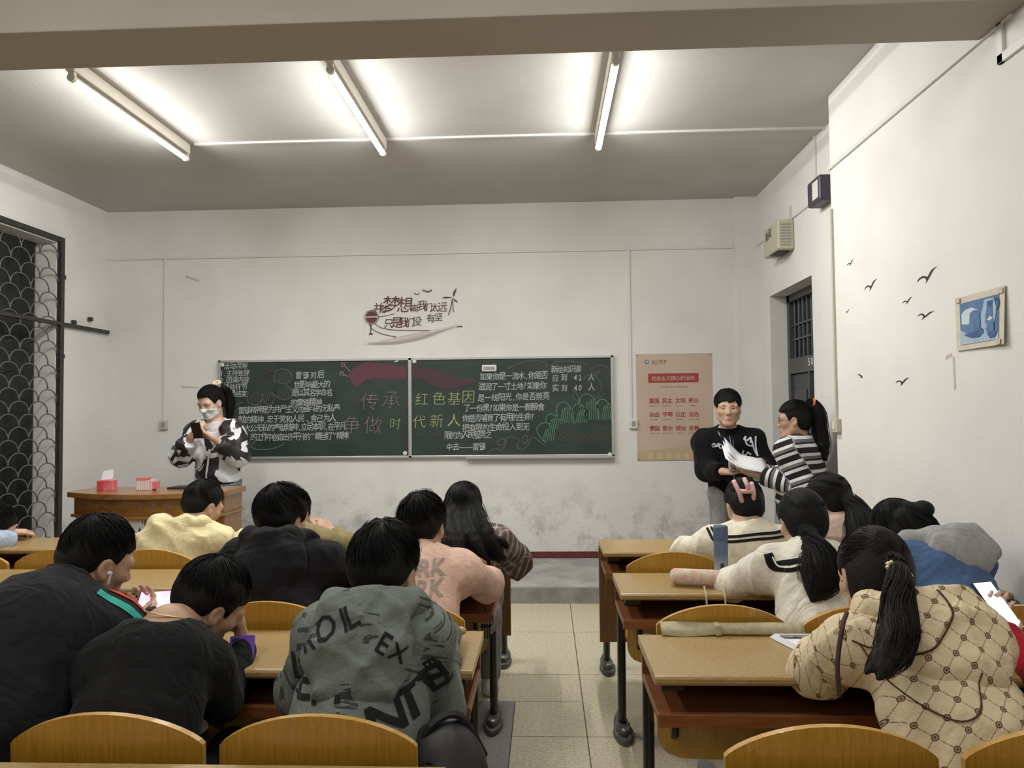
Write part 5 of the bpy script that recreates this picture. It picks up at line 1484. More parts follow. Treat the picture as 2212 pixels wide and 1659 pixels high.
def mth(nt, op, a, b=None, c=None):
    n = nt.nodes.new('ShaderNodeMath'); n.operation = op
    for i, x in enumerate((a, b, c)):
        if x is None: continue
        if isinstance(x, (int, float)): n.inputs[i].default_value = x
        else: nt.links.new(x, n.inputs[i])
    return n.outputs[0]
def mixc(nt, fac, a, b):
    n = nt.nodes.new('ShaderNodeMix'); n.data_type = 'RGBA'
    nt.links.new(fac, n.inputs[0]) if not isinstance(fac, (int, float)) else setattr(n.inputs[0], 'default_value', fac)
    for i, x in ((6, a), (7, b)):
        if isinstance(x, tuple): n.inputs[i].default_value = (*x, 1)
        else: nt.links.new(x, n.inputs[i])
    return n.outputs[2]
def stripe_mat():
    m = cloth('striped_knit', (.5, .5, .5)); nt, u, v, w = guv_nodes(m); b = nt.nodes['Principled BSDF']
    x = mth(nt, 'FRACT', mth(nt, 'DIVIDE', mth(nt, 'ADD', v, 3.0), .105))
    r = nt.nodes.new('ShaderNodeValToRGB'); r.color_ramp.interpolation = 'CONSTANT'; nt.links.new(x, r.inputs[0])
    seq = [(0, (.016, .016, .018)), (.26, (.62, .62, .60)), (.45, (.016, .016, .018)), (.56, (.13, .13, .14)), (.74, (.62, .62, .60)), (.92, (.016, .016, .018))]
    e = r.color_ramp.elements
    e[0].position, e[0].color = seq[0][0], (*seq[0][1], 1); e[1].position, e[1].color = seq[1][0], (*seq[1][1], 1)
    for p, c in seq[2:]:
        q = e.new(p); q.color = (*c, 1)
    nt.links.new(r.outputs[0], b.inputs['Base Color']); return m
def plaid_mat():
    m = cloth('plaid_wool', (.3, .26, .24)); nt, u, v, w = guv_nodes(m); b = nt.nodes['Principled BSDF']
    def band(x, per, lo, hi):
        f = mth(nt, 'FRACT', mth(nt, 'DIVIDE', mth(nt, 'ADD', x, 5.0), per)); return mth(nt, 'MULTIPLY', mth(nt, 'GREATER_THAN', f, lo), mth(nt, 'LESS_THAN', f, hi))
    base = lin((122, 108, 102)); c = mixc(nt, mth(nt, 'MULTIPLY', band(u, .042, 0, .45), .6), base, lin((70, 58, 56)))
    c = mixc(nt, mth(nt, 'MULTIPLY', band(v, .042, 0, .45), .6), c, lin((70, 58, 56)))
    c = mixc(nt, mth(nt, 'MULTIPLY', band(u, .042, .68, .8), .7), c, lin((190, 176, 166))); c = mixc(nt, mth(nt, 'MULTIPLY', band(v, .042, .68, .8), .7), c, lin((190, 176, 166)))
    nt.links.new(c, b.inputs['Base Color']); return m
def mono_mat():
    """cream cloth with a woven lattice: diamonds of thin brown lines, a brown dot at each crossing"""
    m = cloth('lattice_cloth', lin((214, 196, 160))); nt, u, v, w = guv_nodes(m); b = nt.nodes['Principled BSDF']
    P = .062
    a = mth(nt, 'DIVIDE', mth(nt, 'ADD', mth(nt, 'ADD', mth(nt, 'MULTIPLY', u, 1.05), v), 6.0), P); c = mth(nt, 'DIVIDE', mth(nt, 'ADD', mth(nt, 'SUBTRACT', mth(nt, 'MULTIPLY', u, 1.05), v), 6.0), P)
    fa = mth(nt, 'ABSOLUTE', mth(nt, 'SUBTRACT', mth(nt, 'FRACT', a), .5)); fc = mth(nt, 'ABSOLUTE', mth(nt, 'SUBTRACT', mth(nt, 'FRACT', c), .5))
    line = mth(nt, 'MAXIMUM', mth(nt, 'LESS_THAN', fa, .032), mth(nt, 'LESS_THAN', fc, .032))
    rr = mth(nt, 'SQRT', mth(nt, 'ADD', mth(nt, 'MULTIPLY', fa, fa), mth(nt, 'MULTIPLY', fc, fc)))
    dot = mth(nt, 'LESS_THAN', rr, .165); hole = mth(nt, 'LESS_THAN', mth(nt, 'ABSOLUTE', mth(nt, 'SUBTRACT', rr, .085)), .022)
    dash = mth(nt, 'GREATER_THAN', mth(nt, 'FRACT', mth(nt, 'MULTIPLY', mth(nt, 'ADD', a, mth(nt, 'MULTIPLY', c, .37)), 9.0)), .25)
    base = lin((214, 197, 163)); col = mixc(nt, mth(nt, 'MULTIPLY', mth(nt, 'MULTIPLY', line, dash), .75), base, lin((120, 92, 70)))
    col = mixc(nt, dot, col, lin((98, 72, 60))); col = mixc(nt, mth(nt, 'MULTIPLY', hole, .8), col, lin((190, 168, 136)))
    nt.links.new(col, b.inputs['Base Color']); return m
def cow_mat():
    m = mat('black_white_satin', (.5, .5, .5), .42, spec=.4, sheen=.1); nt = m.node_tree; b = nt.nodes['Principled BSDF']
    tc = nt.nodes.new('ShaderNodeTexCoord'); mp = nt.nodes.new('ShaderNodeMapping'); mp.inputs['Scale'].default_value = (1, .6, .8); mp.inputs['Location'].default_value = (.33, .2, .41)
    nz = nt.nodes.new('ShaderNodeTexNoise'); nz.inputs['Scale'].default_value = 6.2; nz.inputs['Detail'].default_value = 1.5; nz.inputs['Distortion'].default_value = 1.6
    nt.links.new(tc.outputs['Object'], mp.inputs[0]); nt.links.new(mp.outputs[0], nz.inputs[0])
    r = nt.nodes.new('ShaderNodeValToRGB'); r.color_ramp.elements[0].position = .49; r.color_ramp.elements[0].color = (.016, .014, .016, 1); r.color_ramp.elements[1].position = .505; r.color_ramp.elements[1].color = (.70, .70, .72, 1)
    nt.links.new(nz.outputs[0], r.inputs[0]); nt.links.new(r.outputs[0], b.inputs['Base Color']); return m
def graffiti_mat():
    m = cloth('printed_grey', (112, 119, 114)); nt = m.node_tree; b = nt.nodes['Principled BSDF']; src = b.inputs['Base Color'].links[0].from_socket
    nt2, u, v, w = guv_nodes(m)
    # scratchy brush blocks
    cmb = nt.nodes.new('ShaderNodeCombineXYZ'); nt.links.new(u, cmb.inputs[0]); nt.links.new(v, cmb.inputs[1]); nt.links.new(w, cmb.inputs[2])
    n1 = nt.nodes.new('ShaderNodeTexNoise'); n1.inputs['Scale'].default_value = 7; n1.inputs['Detail'].default_value = 3; nt.links.new(cmb.outputs[0], n1.inputs[0])
    mp = nt.nodes.new('ShaderNodeMapping'); mp.inputs['Rotation'].default_value = (0, 0, .9); mp.inputs['Scale'].default_value = (14, 90, 5); nt.links.new(cmb.outputs[0], mp.inputs[0])
    n2 = nt.nodes.new('ShaderNodeTexNoise'); n2.inputs['Scale'].default_value = 1; n2.inputs['Detail'].default_value = 4; nt.links.new(mp.outputs[0], n2.inputs[0])
    f = mth(nt, 'MULTIPLY', mth(nt, 'GREATER_THAN', n1.outputs[0], .54), mth(nt, 'GREATER_THAN', n2.outputs[0], .53))
    nt.links.new(mixc(nt, mth(nt, 'MULTIPLY', f, .8), src, lin((44, 47, 46))), b.inputs['Base Color']); return m
# ------------------------------------------------------------------ the people
def hcen(hc, yaw, pitch, roll, hs=1.0, vol=1.0):
    return V3(hc) - V3(0, 0, .015) - hs * (frame(yaw, pitch, roll) @ V3(0, -.016, .036))
BLACKC = cloth('black_cotton', (24, 24, 25)); NAVY = cloth('dark_trousers', (38, 38, 44)); BEIGE = cloth('beige_twill', (150, 136, 110)); JEANS = cloth('pale_jeans', (120, 126, 138)); GREYT = cloth('grey_trousers', (140, 140, 142))
def seated(label, hc, ypr, neck, pelvis, elbows, wrists, **k):
    hs = k.get('hs', 1.0)
    kn = k.pop('knees', None) or [(pelvis[0] - .10, pelvis[1] + .40, .49), (pelvis[0] + .10, pelvis[1] + .40, .49)]
    an = k.pop('ankles', None) or [(q[0], q[1] - .02, .09) for q in kn]
    k.setdefault('bottom', NAVY); k.setdefault('hembottom', .45); k.setdefault('eyes', True)
    return person(label, hcen(hc, *ypr, hs), *ypr, neck, pelvis, elbows, wrists, (pelvis[0], pelvis[1], 0), kn, an, **k)
def xz(u, v, d_, y=1.2): return (u, y, v)

# third row, left of the aisle
P1 = seated('person in grey letter-print hoodie seen from behind at third left desk', (-.424, 1.95, 1.085), (14, -16, 4), (-.425, 1.87, .95), (-.45, 1.70, .53),
    [(-.635, 1.93, .73), (-.275, 1.92, .69)], [(-.52, 2.17, .785), (-.30, 2.20, .80)], sj=.125, b=.98, top=(graffiti_mat(), 'hoodie'), hood=(graffiti_mat(), 1.05, -.02), bottom=BEIGE, wr=.011, seed=11,
    hair=dict(kind='bushy', vol=1.02, n=420, messy=.06, nape=-.09), knees=[(-.55, 2.08, .49), (-.25, 2.05, .47)], ankles=[(-.55, 2.06, .09), (-.27, 1.95, .09)], res=.0075, gres=.0085, hem=.10, loose=1.12, arm_b=1.1, collar=(BLACKC, .066, .015))
def textdecal(P, mesh, items, m_, name='printed_letters', d_=(0, 1, 0)):
    for (t, x, z, size, ang, off) in items:
        b = MB()
        ca, sa = cos(ang), sin(ang)
        write(b, t, lambda u, v, q: (x + u * ca - v * sa, 1.0, z + u * sa + v * ca), 0, 0, size, size, off=off, half=.62)
        decal(b, mesh[0], mesh[1], name, m_, P.root, d_)
DKP = cloth('dark_print', (33, 35, 35))
textdecal(P1, (P1.gv, P1.gf), [('L', -.63, .80, .095, .15, .02), ('E', -.585, .80, .095, .15, .02), ('F', -.54, .80, .095, .15, .02), ('T', -.495, .81, .095, .1, .02), ('I', -.40, .725, .10, .4, .02), ('N', -.37, .735, .10, .4, .02), ('T', -.325, .755, .10, .4, .02), ('E', -.285, .775, .10, .4, .02), ('L', -.25, .79, .10, .4, .02), ('B', -.295, .865, .04, -1.2, .01), ('E', -.29, .825, .04, -1.2, .01), ('R', -.44, .835, .05, .4, .01)], DKP)
textdecal(P1, (P1.hv, P1.hf), [('R', -.56, .90, .07, .5, .012), ('O', -.52, .925, .07, .5, .012), ('I', -.475, .945, .07, .5, .012), ('L', -.455, .955, .07, .5, .012), ('E', -.395, .92, .06, -.5, .01), ('X', -.36, .90, .055, -.5, .01)], DKP)

P2 = seated('person in black long-sleeved shirt bent over at third left desk, bare nape', (-.945, 2.10, .965), (42, -36, 10), (-1.0, 1.95, .885), (-.985, 1.70, .53),
    [(-1.19, 1.96, .69), (-.865, 1.97, .69)], [(-1.10, 2.20, .785), (-.885, 2.15, .775)], hands=[(V3(.4, .9, 0), (0, 0, -1), .5), (V3(-.05, -.02, .95), (-.8, -.4, 0), .5)], sj=.14, b=.97, skin=1,
    shoulders=[(-1.12, 1.86, .805), (-.90, 1.94, .785)], top=(BLACKC, 'shirt'), neckline=(0, -.035, .015, .098), wr=.007, seed=12, hair=dict(kind='short', vol=1.0, n=420, messy=.05, nape=-.05), gres=.0085, torso_w=1.06)
b = MB(); nk_ = smooth_pts([tuple(P2.neck + V3(-.066, .035, .055)), tuple(P2.neck + V3(-.05, -.03, .055)), tuple(P2.neck + V3(.0, -.055, .052)), tuple(P2.neck + V3(.05, -.03, .035)), tuple(P2.neck + V3(.072, .02, .01))], 5)
b.tube(nk_, .0022, 6); b.build('necklace', mat('gold_chain', (.6, .42, .2), .3, metal=.9), P2.root)
e = empty('phone', (-.895, 2.10, .765), 'phone with purple back standing at the edge of the third left desk', 'phone')
m_ = Matrix.Translation((-.862, 2.085, .752)) @ Matrix.Rotation(.25, 4, 'Z') @ Matrix.Rotation(-.55, 4, 'X')
MB().box(-.034, .034, -.004, .004, .004, .075, mtx=m_).build('phone_body', mat('purple_case', (.17, .055, .52), .35), e, bevel=.003)
MB().box(-.026, -.008, -.0058, -.0038, .05, .068, mtx=m_).build('camera_plate', M['black_metal'], e, bevel=.001)

JM = cloth('black_tracksuit', (30, 31, 33))
P3 = seated('person in black track jacket with teal shoulder stripe and white earbud', (-1.285, 2.10, 1.085), (38, -22, 6), (-1.31, 1.98, .965), (-1.38, 1.70, .53),
    [(-1.66, 1.97, .74), (-1.13, 2.09, .77)], [(-1.44, 2.24, .80), (-1.24, 2.25, .82)], hands=[(V3(.7, .6, .2), (0, .2, -1), .6), (V3(-.3, .9, .25), (-.5, 0, .8), .7)], sj=.18, b=1.14, skin=1, top=(JM, 'jacket'), wr=.009, seed=13,
    shoulders=[(-1.50, 1.90, .885), (-1.175, 1.99, .86)], collar=(JM, .068, .045), hair=dict(kind='fade', vol=.95, n=520, messy=.05, nape=-.035), gres=.0095, torso_w=1.12)
def strip(P, path, w, m_, name, d_, off=.003):
    b = MB(); Q = [Vector(p) for p in smooth_pts(path, 6)]; dv = Vector(d_).normalized()
    vs = []
    for i, p in enumerate(Q):
        t = (Q[min(i + 1, len(Q) - 1)] - Q[max(0, i - 1)]).normalized(); s_ = t.cross(dv).normalized(); vs += [p + s_ * w / 2 - dv * .25, p - s_ * w / 2 - dv * .25]
    b.add(vs, [(2 * i, 2 * i + 1, 2 * i + 3, 2 * i + 2) for i in range(len(Q) - 1)])
    return decal(b, P.gv, P.gf, name, m_, P.root, d_, off)
TEAL, ORNG = cloth('teal_band', (60, 165, 150)), cloth('orange_band', (205, 78, 52))
strip(P3, [(-1.235, 1.99, .94), (-1.175, 2.0, .91), (-1.13, 2.03, .85), (-1.12, 2.08, .79)], .024, TEAL, 'teal_stripe', (-.55, .55, -.5))
strip(P3, [(-1.225, 2.02, .94), (-1.155, 2.03, .91), (-1.11, 2.06, .85), (-1.10, 2.11, .79)], .014, ORNG, 'orange_stripe', (-.6, .4, -.6), .004)
hp = P3.head + P3.R @ V3(.088, .006, -.012)
b = MB(); b.lathe([(.001, -.004), (.007, 0), (.006, .006), (.001, .008)], hp, P3.R @ V3(1, .2, 0), 10); b.tube([hp + P3.R @ V3(.004, .002, 0), hp + P3.R @ V3(.004, .008, -.028)], .0032, 8); b.build('earbud', M['white_plastic'], P3.root)
e = empty('phone', (-1.22, 2.34, .86), 'phone with bright pink screen held by the person in the track jacket', 'phone')
m_ = Matrix.Translation((-1.225, 2.345, .86)) @ Matrix.Rotation(.2, 4, 'Z') @ Matrix.Rotation(-.9, 4, 'X')
MB().box(-.072, .072, -.004, .004, -.034, .034, mtx=m_).build('phone_body', M['black_metal'], e, bevel=.003)
MB().box(-.068, .068, -.0052, -.0038, -.031, .031, mtx=m_).build('screen', mat('pink_screen', (.5, .2, .4), .3, (.8, .75, .85), 22, emit=((.75, .35, .6), .5)), e)

# second row, left
P4 = seated('person in thick black hoodie seen from behind at second left desk', (-1.045, 2.92, 1.085), (22, -14, 0), (-1.01, 2.84, .935), (-.965, 2.60, .53),
    [(-1.235, 2.95, .76), (-.72, 2.95, .76)], [(-1.08, 3.15, .785), (-.86, 3.15, .785)], sj=.175, b=1.16, top=(cloth('black_fleece', (27, 27, 29)), 'hoodie'), hood=(cloth('black_fleece_hood', (27, 27, 29)), 1.22, -.05), seed=14, wr=.009,
    hair=dict(kind='bushy', vol=1.12, n=420, messy=.07, res=.0075), gres=.0105, res=.009)
PINK = cloth('pink_sweatshirt', (222, 186, 168)) 
P5 = seated('person in pink sweatshirt with grey back lettering at second left desk', (-.487, 2.92, 1.05), (12, -12, -3), (-.475, 2.83, .905), (-.475, 2.60, .53),
    [(-.72, 2.94, .755), (-.235, 2.95, .775)], [(-.57, 3.16, .785), (-.36, 3.17, .785)], sj=.155, b=1.0, top=(PINK, 'sweatshirt'), seed=15, wr=.012, bottom=GREYT, hair=dict(kind='bushy', vol=1.06, n=420, messy=.10, res=.0075), gres=.0095, res=.009, arm_b=1.05, loose=1.08, collar=(PINK, .062, .02), hem=.09)
textdecal(P5, (P5.gv, P5.gf), [(c, -.555 + i * .048, zz, .074, -.03, .022) for zz in (.868, .806) for i, c in enumerate('WORK')], cloth('grey_print', (168, 154, 145)))

# front row, left
CREAM = cloth('cream_fleece', (226, 213, 168))
P6 = seated('person in cream hoodie with hood down at the front left desk', (-1.745, 3.75, 1.035), (32, -26, 0), (-1.765, 3.65, .885), (-1.80, 3.52, .53),
    [(-2.03, 3.80, .765), (-1.51, 3.80, .765)], [(-1.85, 4.0, .785), (-1.66, 4.02, .785)], sj=.165, b=1.05, top=(CREAM, 'hoodie'), hood=(CREAM, 1.15, -.45), seed=16, wr=.012, hair=dict(kind='short', vol=.98, n=260, messy=.04, nape=-.075, res=.008), gres=.0105, res=.010)
P7 = seated('person in olive jacket behind the black hoodie, hand raised to cheek', (-1.30, 3.80, .985), (15, -20, 0), (-1.27, 3.70, .855), (-1.30, 3.52, .53),
    [(-1.50, 3.82, .765), (-1.02, 3.84, .77)], [(-1.36, 4.0, .785), (-1.13, 3.93, .815)], hands=[(V3(.3, .9, 0), (0, 0, -1), .5), (V3(-.75, -.1, .6), (-.6, .3, -.5), .6)], sj=.165, b=1.04, top=(cloth('olive_jacket', (134, 122, 84)), 'jacket'), seed=17, hair=dict(kind='short', n=160, res=.009), gres=.012, res=.011, skin=1)
lk = []
for (x, ph, n_) in ((-.06, 0, 40), (-.02, 1, 40), (.03, 2, 40), (.075, 3, 40)):
    lk.append(dict(pts=[(-.418 + x * .5, 3.72, 1.05), (-.415 + x, 3.655, .96), (-.40 + x * 1.3 + .02, 3.60, .87), (-.375 + x * 1.4 + .03 * (x > 0), 3.575, .79), (-.36 + x * 1.5 + .05 * (x > 0), 3.57, .745)], r=[.035, .042, .042, .036, .012], n=n_, wave=.012, fray=.4))
lk.append(dict(pts=[(-.36, 3.70, 1.0), (-.315, 3.66, .90), (-.27, 3.62, .85), (-.205, 3.62, .83), (-.185, 3.62, .80)], r=[.03, .03, .022, .018, .008], n=30, wave=.012, fray=.4))
P8 = seated('person in grey plaid coat with long wavy black hair at the front left desk', (-.415, 3.75, 1.015), (6, -14, 0), (-.40, 3.66, .87), (-.40, 3.52, .53),
    [(-.63, 3.82, .765), (-.165, 3.78, .70)], [(-.48, 4.02, .785), (-.27, 3.97, .785)], sj=.15, b=1.02, top=(plaid_mat(), 'coat'), seed=18, wr=.010, bottom=GREYT, hem=.16, hembottom=.40, arm_b=1.35, loose=1.12, hair=dict(kind='long', vol=1.06, n=240, messy=.02, locks=lk, res=.0075, nape=-.11), gres=.0105, res=.010)
P0 = seated('person at the left photo edge resting their head on the front desk', (-2.995, 3.96, .90), (72, -28, 20), (-3.11, 3.85, .84), (-3.20, 3.52, .53),
    [(-3.42, 3.88, .765), (-2.93, 3.93, .775)], [(-3.10, 4.04, .785), (-2.98, 4.05, .80)], sj=.16, top=(cloth('pale_blue_shirt', (168, 182, 204)), 'shirt'), seed=19, hair=dict(kind='short', n=160, res=.009), gres=.012, res=.010, skin=2)

# front row, right of the aisle
CRM2 = cloth('cream_knit', (226, 220, 198))
P9 = seated('person in cream knit with black-striped sailor collar and pink hair clip', (.925, 3.56, 1.045), (-4, -34, 0), (.915, 3.48, .90), (.93, 3.44, .53),
    [(.655, 3.62, .775), (1.19, 3.64, .765)], [(.80, 3.82, .785), (1.03, 3.82, .785)], sj=.155, b=1.04, top=(CRM2, 'sweater'), seed=20, wr=.009, arm_b=1.1, hair=dict(kind='long', vol=.99, n=260, messy=.02, nape=-.075, res=.0075), gres=.0095, res=.010)
BLKS = cloth('black_trim', (24, 22, 26))
def lines(P, pls, w, m_, name, d_=(0, 1, 0), off=.004):
    b = MB()
    for pl_ in pls:
        stroke(b, smooth_pts(pl_, 5) if len(pl_) > 2 else pl_, w, lambda u, v, q: (u, 1.0, v))
    return decal(b, P.gv, P.gf, name, m_, P.root, d_, off)
for q in ([(.725, .925), (.745, .865), (.80, .862), (.93, .878), (1.10, .886), (1.115, .93)], [(.742, .935), (.758, .885), (.80, .882), (.93, .898), (1.085, .905), (1.098, .94)]): lines(P9, [q], .011, BLKS, 'collar_stripe')
b = MB(); h0 = V3(.905, 3.49, 1.075)
clipm = mat('pink_clip', (.62, .36, .35), .4)
for (a, c_) in (((-.045, -.005, .045), (-.015, -.035, -.05)), ((.0, -.02, .055), (.01, -.042, .0)), ((.035, -.01, .035), (.035, -.035, -.045)), ((-.03, -.03, .0), (.035, -.035, .0))):
    b.tube(smooth_pts([tuple(h0 + V3(a)), tuple(h0 + (V3(a) + V3(c_)) / 2 + V3(0, -.02, 0)), tuple(h0 + V3(c_))], 4), .0105, 8)
b.build('claw_clip', clipm, P9.root, smooth=True)
P10 = seated('person with black ponytail and gold hair tie at the front right desk by the wall', (1.33, 3.60, 1.065), (-40, -18, 0), (1.365, 3.52, .915), (1.44, 3.45, .53),
    [(1.18, 3.70, .765), (1.60, 3.70, .765)], [(1.26, 3.86, .785), (1.46, 3.86, .785)], sj=.15, top=(cloth('rose_beige_jacket', (186, 164, 150)), 'jacket'), seed=21, hair=dict(kind='pony', vol=1.0, n=200, messy=.02, tie=(.01, -.115, .01), res=.008, locks=[dict(pts=[(1.385, 3.50, 1.03), (1.39, 3.455, .99), (1.375, 3.42, .93), (1.365, 3.40, .86), (1.38, 3.40, .81)], r=[.035, .05, .075, .08, .03], n=120, fray=.5)]), gres=.011, res=.010)
b = MB(); b.tube([(1.388 + .028 * cos(a), 3.455 + .02 * sin(a), .985 + .024 * sin(a)) for a in np.linspace(0, 2 * PI, 11)[:-1]], .008, 6, closed=True); b.build('hair_tie', mat('gold_tie', (.5, .36, .12), .4), P10.root)

# second row, right
WHT = cloth('white_cable_knit', (224, 219, 204))
P11 = seated('person in white cable sweater with black sailor collar, low ponytail', (.985, 2.94, 1.06), (-2, -20, 0), (.97, 2.85, .91), (.95, 2.57, .53),
    [(.72, 2.955, .77), (1.21, 2.97, .765)], [(.84, 3.14, .785), (1.08, 3.16, .785)], sj=.15, b=1.0, top=(WHT, 'sweater'), seed=22, wr=.010, arm_b=1.1, hair=dict(kind='pony', vol=1.0, n=300, messy=.02, tie=(0, -.115, -.02), res=.007, locks=[dict(pts=[(.965, 2.84, 1.0), (.95, 2.82, .972), (.945, 2.76, .935), (.935, 2.72, .885), (.92, 2.70, .845), (.895, 2.70, .80)], r=[.03, .032, .062, .075, .055, .010], n=170, fray=.3)]), gres=.009, res=.0095, collar=(cloth('white_collar', (222, 216, 202)), .064, .03))
lines(P11, [[(.80, .925), (.815, .885), (.90, .905), (.97, .91), (1.06, .905), (1.125, .885), (1.15, .93)]], .034, BLKS, 'sailor_collar')
for q in ([(.812, .915), (.83, .886), (.90, .905)], [(1.06, .905), (1.11, .886), (1.138, .922)]): lines(P11, [q], .006, WHT, 'collar_piping', off=.006)
DEN = cloth('denim_blue', (76, 100, 138)); GRYH = cloth('grey_jersey', (158, 158, 158))
P12 = seated('person in blue denim jacket with grey hood and a hair bun by the right wall', (1.365, 3.0, 1.01), (-28, -34, 0), (1.43, 2.90, .915), (1.46, 2.57, .53),
    [(1.245, 3.02, .765), (1.645, 2.97, .70)], [(1.33, 3.17, .785), (1.53, 3.17, .785)], sj=.15, b=1.03, top=(DEN, 'denim_jacket'), hood=(GRYH, 1.05, .5, .62), seed=23, wr=.008,
    hair=dict(kind='long', vol=.98, n=260, messy=.03, nape=-.085, res=.007, balls=[((1.435, 2.93, 1.06), (.040, .040, .034))], locks=[dict(pts=[(1.39, 2.96, 1.05), (1.43, 2.90, 1.0), (1.45, 2.87, .93), (1.48, 2.865, .895)], r=[.045, .045, .03, .008], n=80, fray=.4, push=False), dict(pts=[(1.36, 2.93, 1.03), (1.39, 2.885, .97), (1.41, 2.87, .92)], r=[.045, .035, .012], n=50, fray=.4, push=False)]), gres=.0095, res=.0095)
b = MB(); b.tube([(1.41 + .016 * cos(a), 2.935 + .028 * sin(a), 1.055 + .024 * cos(a)) for a in np.linspace(0, 2 * PI, 11)[:-1]], .006, 6, closed=True); b.build('hair_tie', mat('pale_green_tie', (.4, .5, .4), .5), P12.root)

# third row, right
MONO = mono_mat()
P13 = seated('person in cream lattice-patterned hoodie with a long dark ponytail', (.872, 2.05, 1.05), (-6, -20, 4), (.90, 1.95, .91), (.96, 1.66, .53),
    [(.715, 2.03, .765), (1.115, 2.02, .74)], [(.84, 2.20, .785), (1.05, 2.22, .785)], sj=.15, b=1.0, top=(MONO, 'hoodie'), hood=(MONO, 1.1, .25, .9), seed=24, wr=.010, arm_b=1.18, loose=1.12, torso_w=1.0, haircol=1, hair=dict(kind='pony', vol=1.0, n=420, messy=.02, tie=(.015, -.115, .035), nape=-.08, locks=[dict(pts=[(.875, 1.95, 1.06), (.865, 1.895, 1.045), (.82, 1.80, 1.0), (.785, 1.73, .945), (.745, 1.68, .905), (.70, 1.645, .868)], r=[.025, .024, .036, .043, .034, .006], n=240, fray=.45), dict(pts=[(.80, 1.76, .98), (.745, 1.70, .93), (.71, 1.68, .90), (.68, 1.66, .875)], r=[.016, .016, .012, .003], n=40, fray=.5, push=False), dict(pts=[(.80, 2.02, 1.03), (.80, 2.0, .96), (.815, 1.98, .91)], r=[.012, .010, .004], n=16, fray=.4, push=False)]), gres=.0075, hem=.12, collar=(cloth('cream_band', (222, 208, 172)), .066, .035))
def both(P): return np.concatenate([P.gv, P.hv]), np.concatenate([P.gf, P.hf + len(P.gv)])
def trim(P, pts, w, m_, name):
    b = MB(); stroke(b, smooth_pts(pts, 6), w, lambda u, v, q: (u, 1.0, v)); v_, f_ = both(P)
    decal(b, v_, f_, name, m_, P.root, (0, 1, 0), .004)
BRN = cloth('brown_piping', (86, 56, 42))
trim(P13, [(.727, .893), (.77, .881), (.838, .893), (.898, .933), (.933, .987), (.922, 1.021)], .0045, BRN, 'hood_piping')
trim(P13, [(.741, .888), (.788, .815), (.864, .781), (.923, .806), (.953, .865)], .0035, BRN, 'hood_seam')
trim(P13, [(.789, 1.011), (.83, .998), (.867, 1.003), (.891, 1.013)], .007, BRN, 'collar_piping')
b = MB(); b.tube(smooth_pts([(.70, 1.80, .97), (.675, 1.765, .945), (.655, 1.745, .87), (.655, 1.74, .80)], 5), .0055, 6); b.build('drawcord', mat('dark_cord', (.05, .02, .018), .7), P13.root)
b = MB()
for a in np.linspace(0, 2 * PI, 13)[:-1]: b.lathe([(.001, -.007), (.007, 0), (.001, .007)], (.866 + .027 * cos(a), 1.893 + .014 * sin(a), 1.046 + .016 * sin(a) - .010 * cos(a)), (.3, .2, 1), 6)
b.build('beaded_hair_tie', mat('gold_beads', (.55, .46, .28), .3), P13.root)
RED = cloth('crimson_fleece', (150, 14, 36))
P14 = seated('person in crimson top at the right photo edge holding a lit phone', (1.52, 1.98, 1.10), (-10, -22, 0), (1.52, 1.90, .95), (1.47, 1.66, .53),
    [(1.27, 1.98, .765), (1.64, 1.97, .75)], [(1.245, 2.15, .825), (1.52, 2.16, .785)], hands=[(V3(.35, .8, .25), (.6, .2, .75), .55, 1), (V3(-.3, .9, 0), (0, 0, -1), .5)], sj=.15, b=.95, top=(RED, 'sweater'), seed=25, hair=dict(kind='long', n=120, vol=.95, res=.008), gres=.0095, res=.0075, skin=2)
e = empty('phone', (1.30, 2.24, .86), 'phone with white lit screen held at the right edge of the photo', 'phone')
m_ = Matrix.Translation((1.295, 2.235, .875)) @ Matrix.Rotation(.35, 4, 'Z') @ Matrix.Rotation(-.75, 4, 'X')
MB().box(-.037, .037, -.004, .004, -.078, .078, mtx=m_).build('phone_body', M['black_metal'], e, bevel=.004)
MB().box(-.033, .033, -.0052, -.0038, -.072, .072, mtx=m_).build('screen', mat('white_screen', (.75, .77, .8), .3, emit=((.9, .93, 1.0), .55)), e)

# dark bag on the aisle seat beside the grey hoodie
e = empty('shoulder_bag', (-.28, 1.68, .43), 'black bag with grey patch on the aisle seat beside the grey hoodie', 'bag')
g_ = SDF(); g_.ell((-.225, 1.69, .60), (.095, .11, .16), k=.03); g_.cone((-.26, 1.64, .50), (-.19, 1.74, .50), .07, .07, .04); g_.clip((0, 0, .436), (0, 0, -1), .01); g_.noise = wrinkle(.01, 77, 9)
v, f = surf(g_, (-.40, 1.5, .36), (-.05, 1.9, .85), .009); bag = to_obj('bag_body', v, f, mat('bag_black', (.014, .014, .016), .5), e)
b = MB(); b.add([(-.30, 1.3, .655), (-.245, 1.3, .668), (-.235, 1.3, .63), (-.285, 1.3, .612)], [(0, 1, 2, 3)]); decal(b, v, f, 'grey_patch', cloth('patch_grey', (96, 104, 100)), e, (0, 1, 0))
b = MB(); b.tube(smooth_pts([(-.30, 1.68, .66), (-.26, 1.66, .76), (-.20, 1.69, .77), (-.15, 1.74, .66)], 5), .010, 6); b.build('handle', mat('bag_strap', (.014, .014, .016), .5), e)

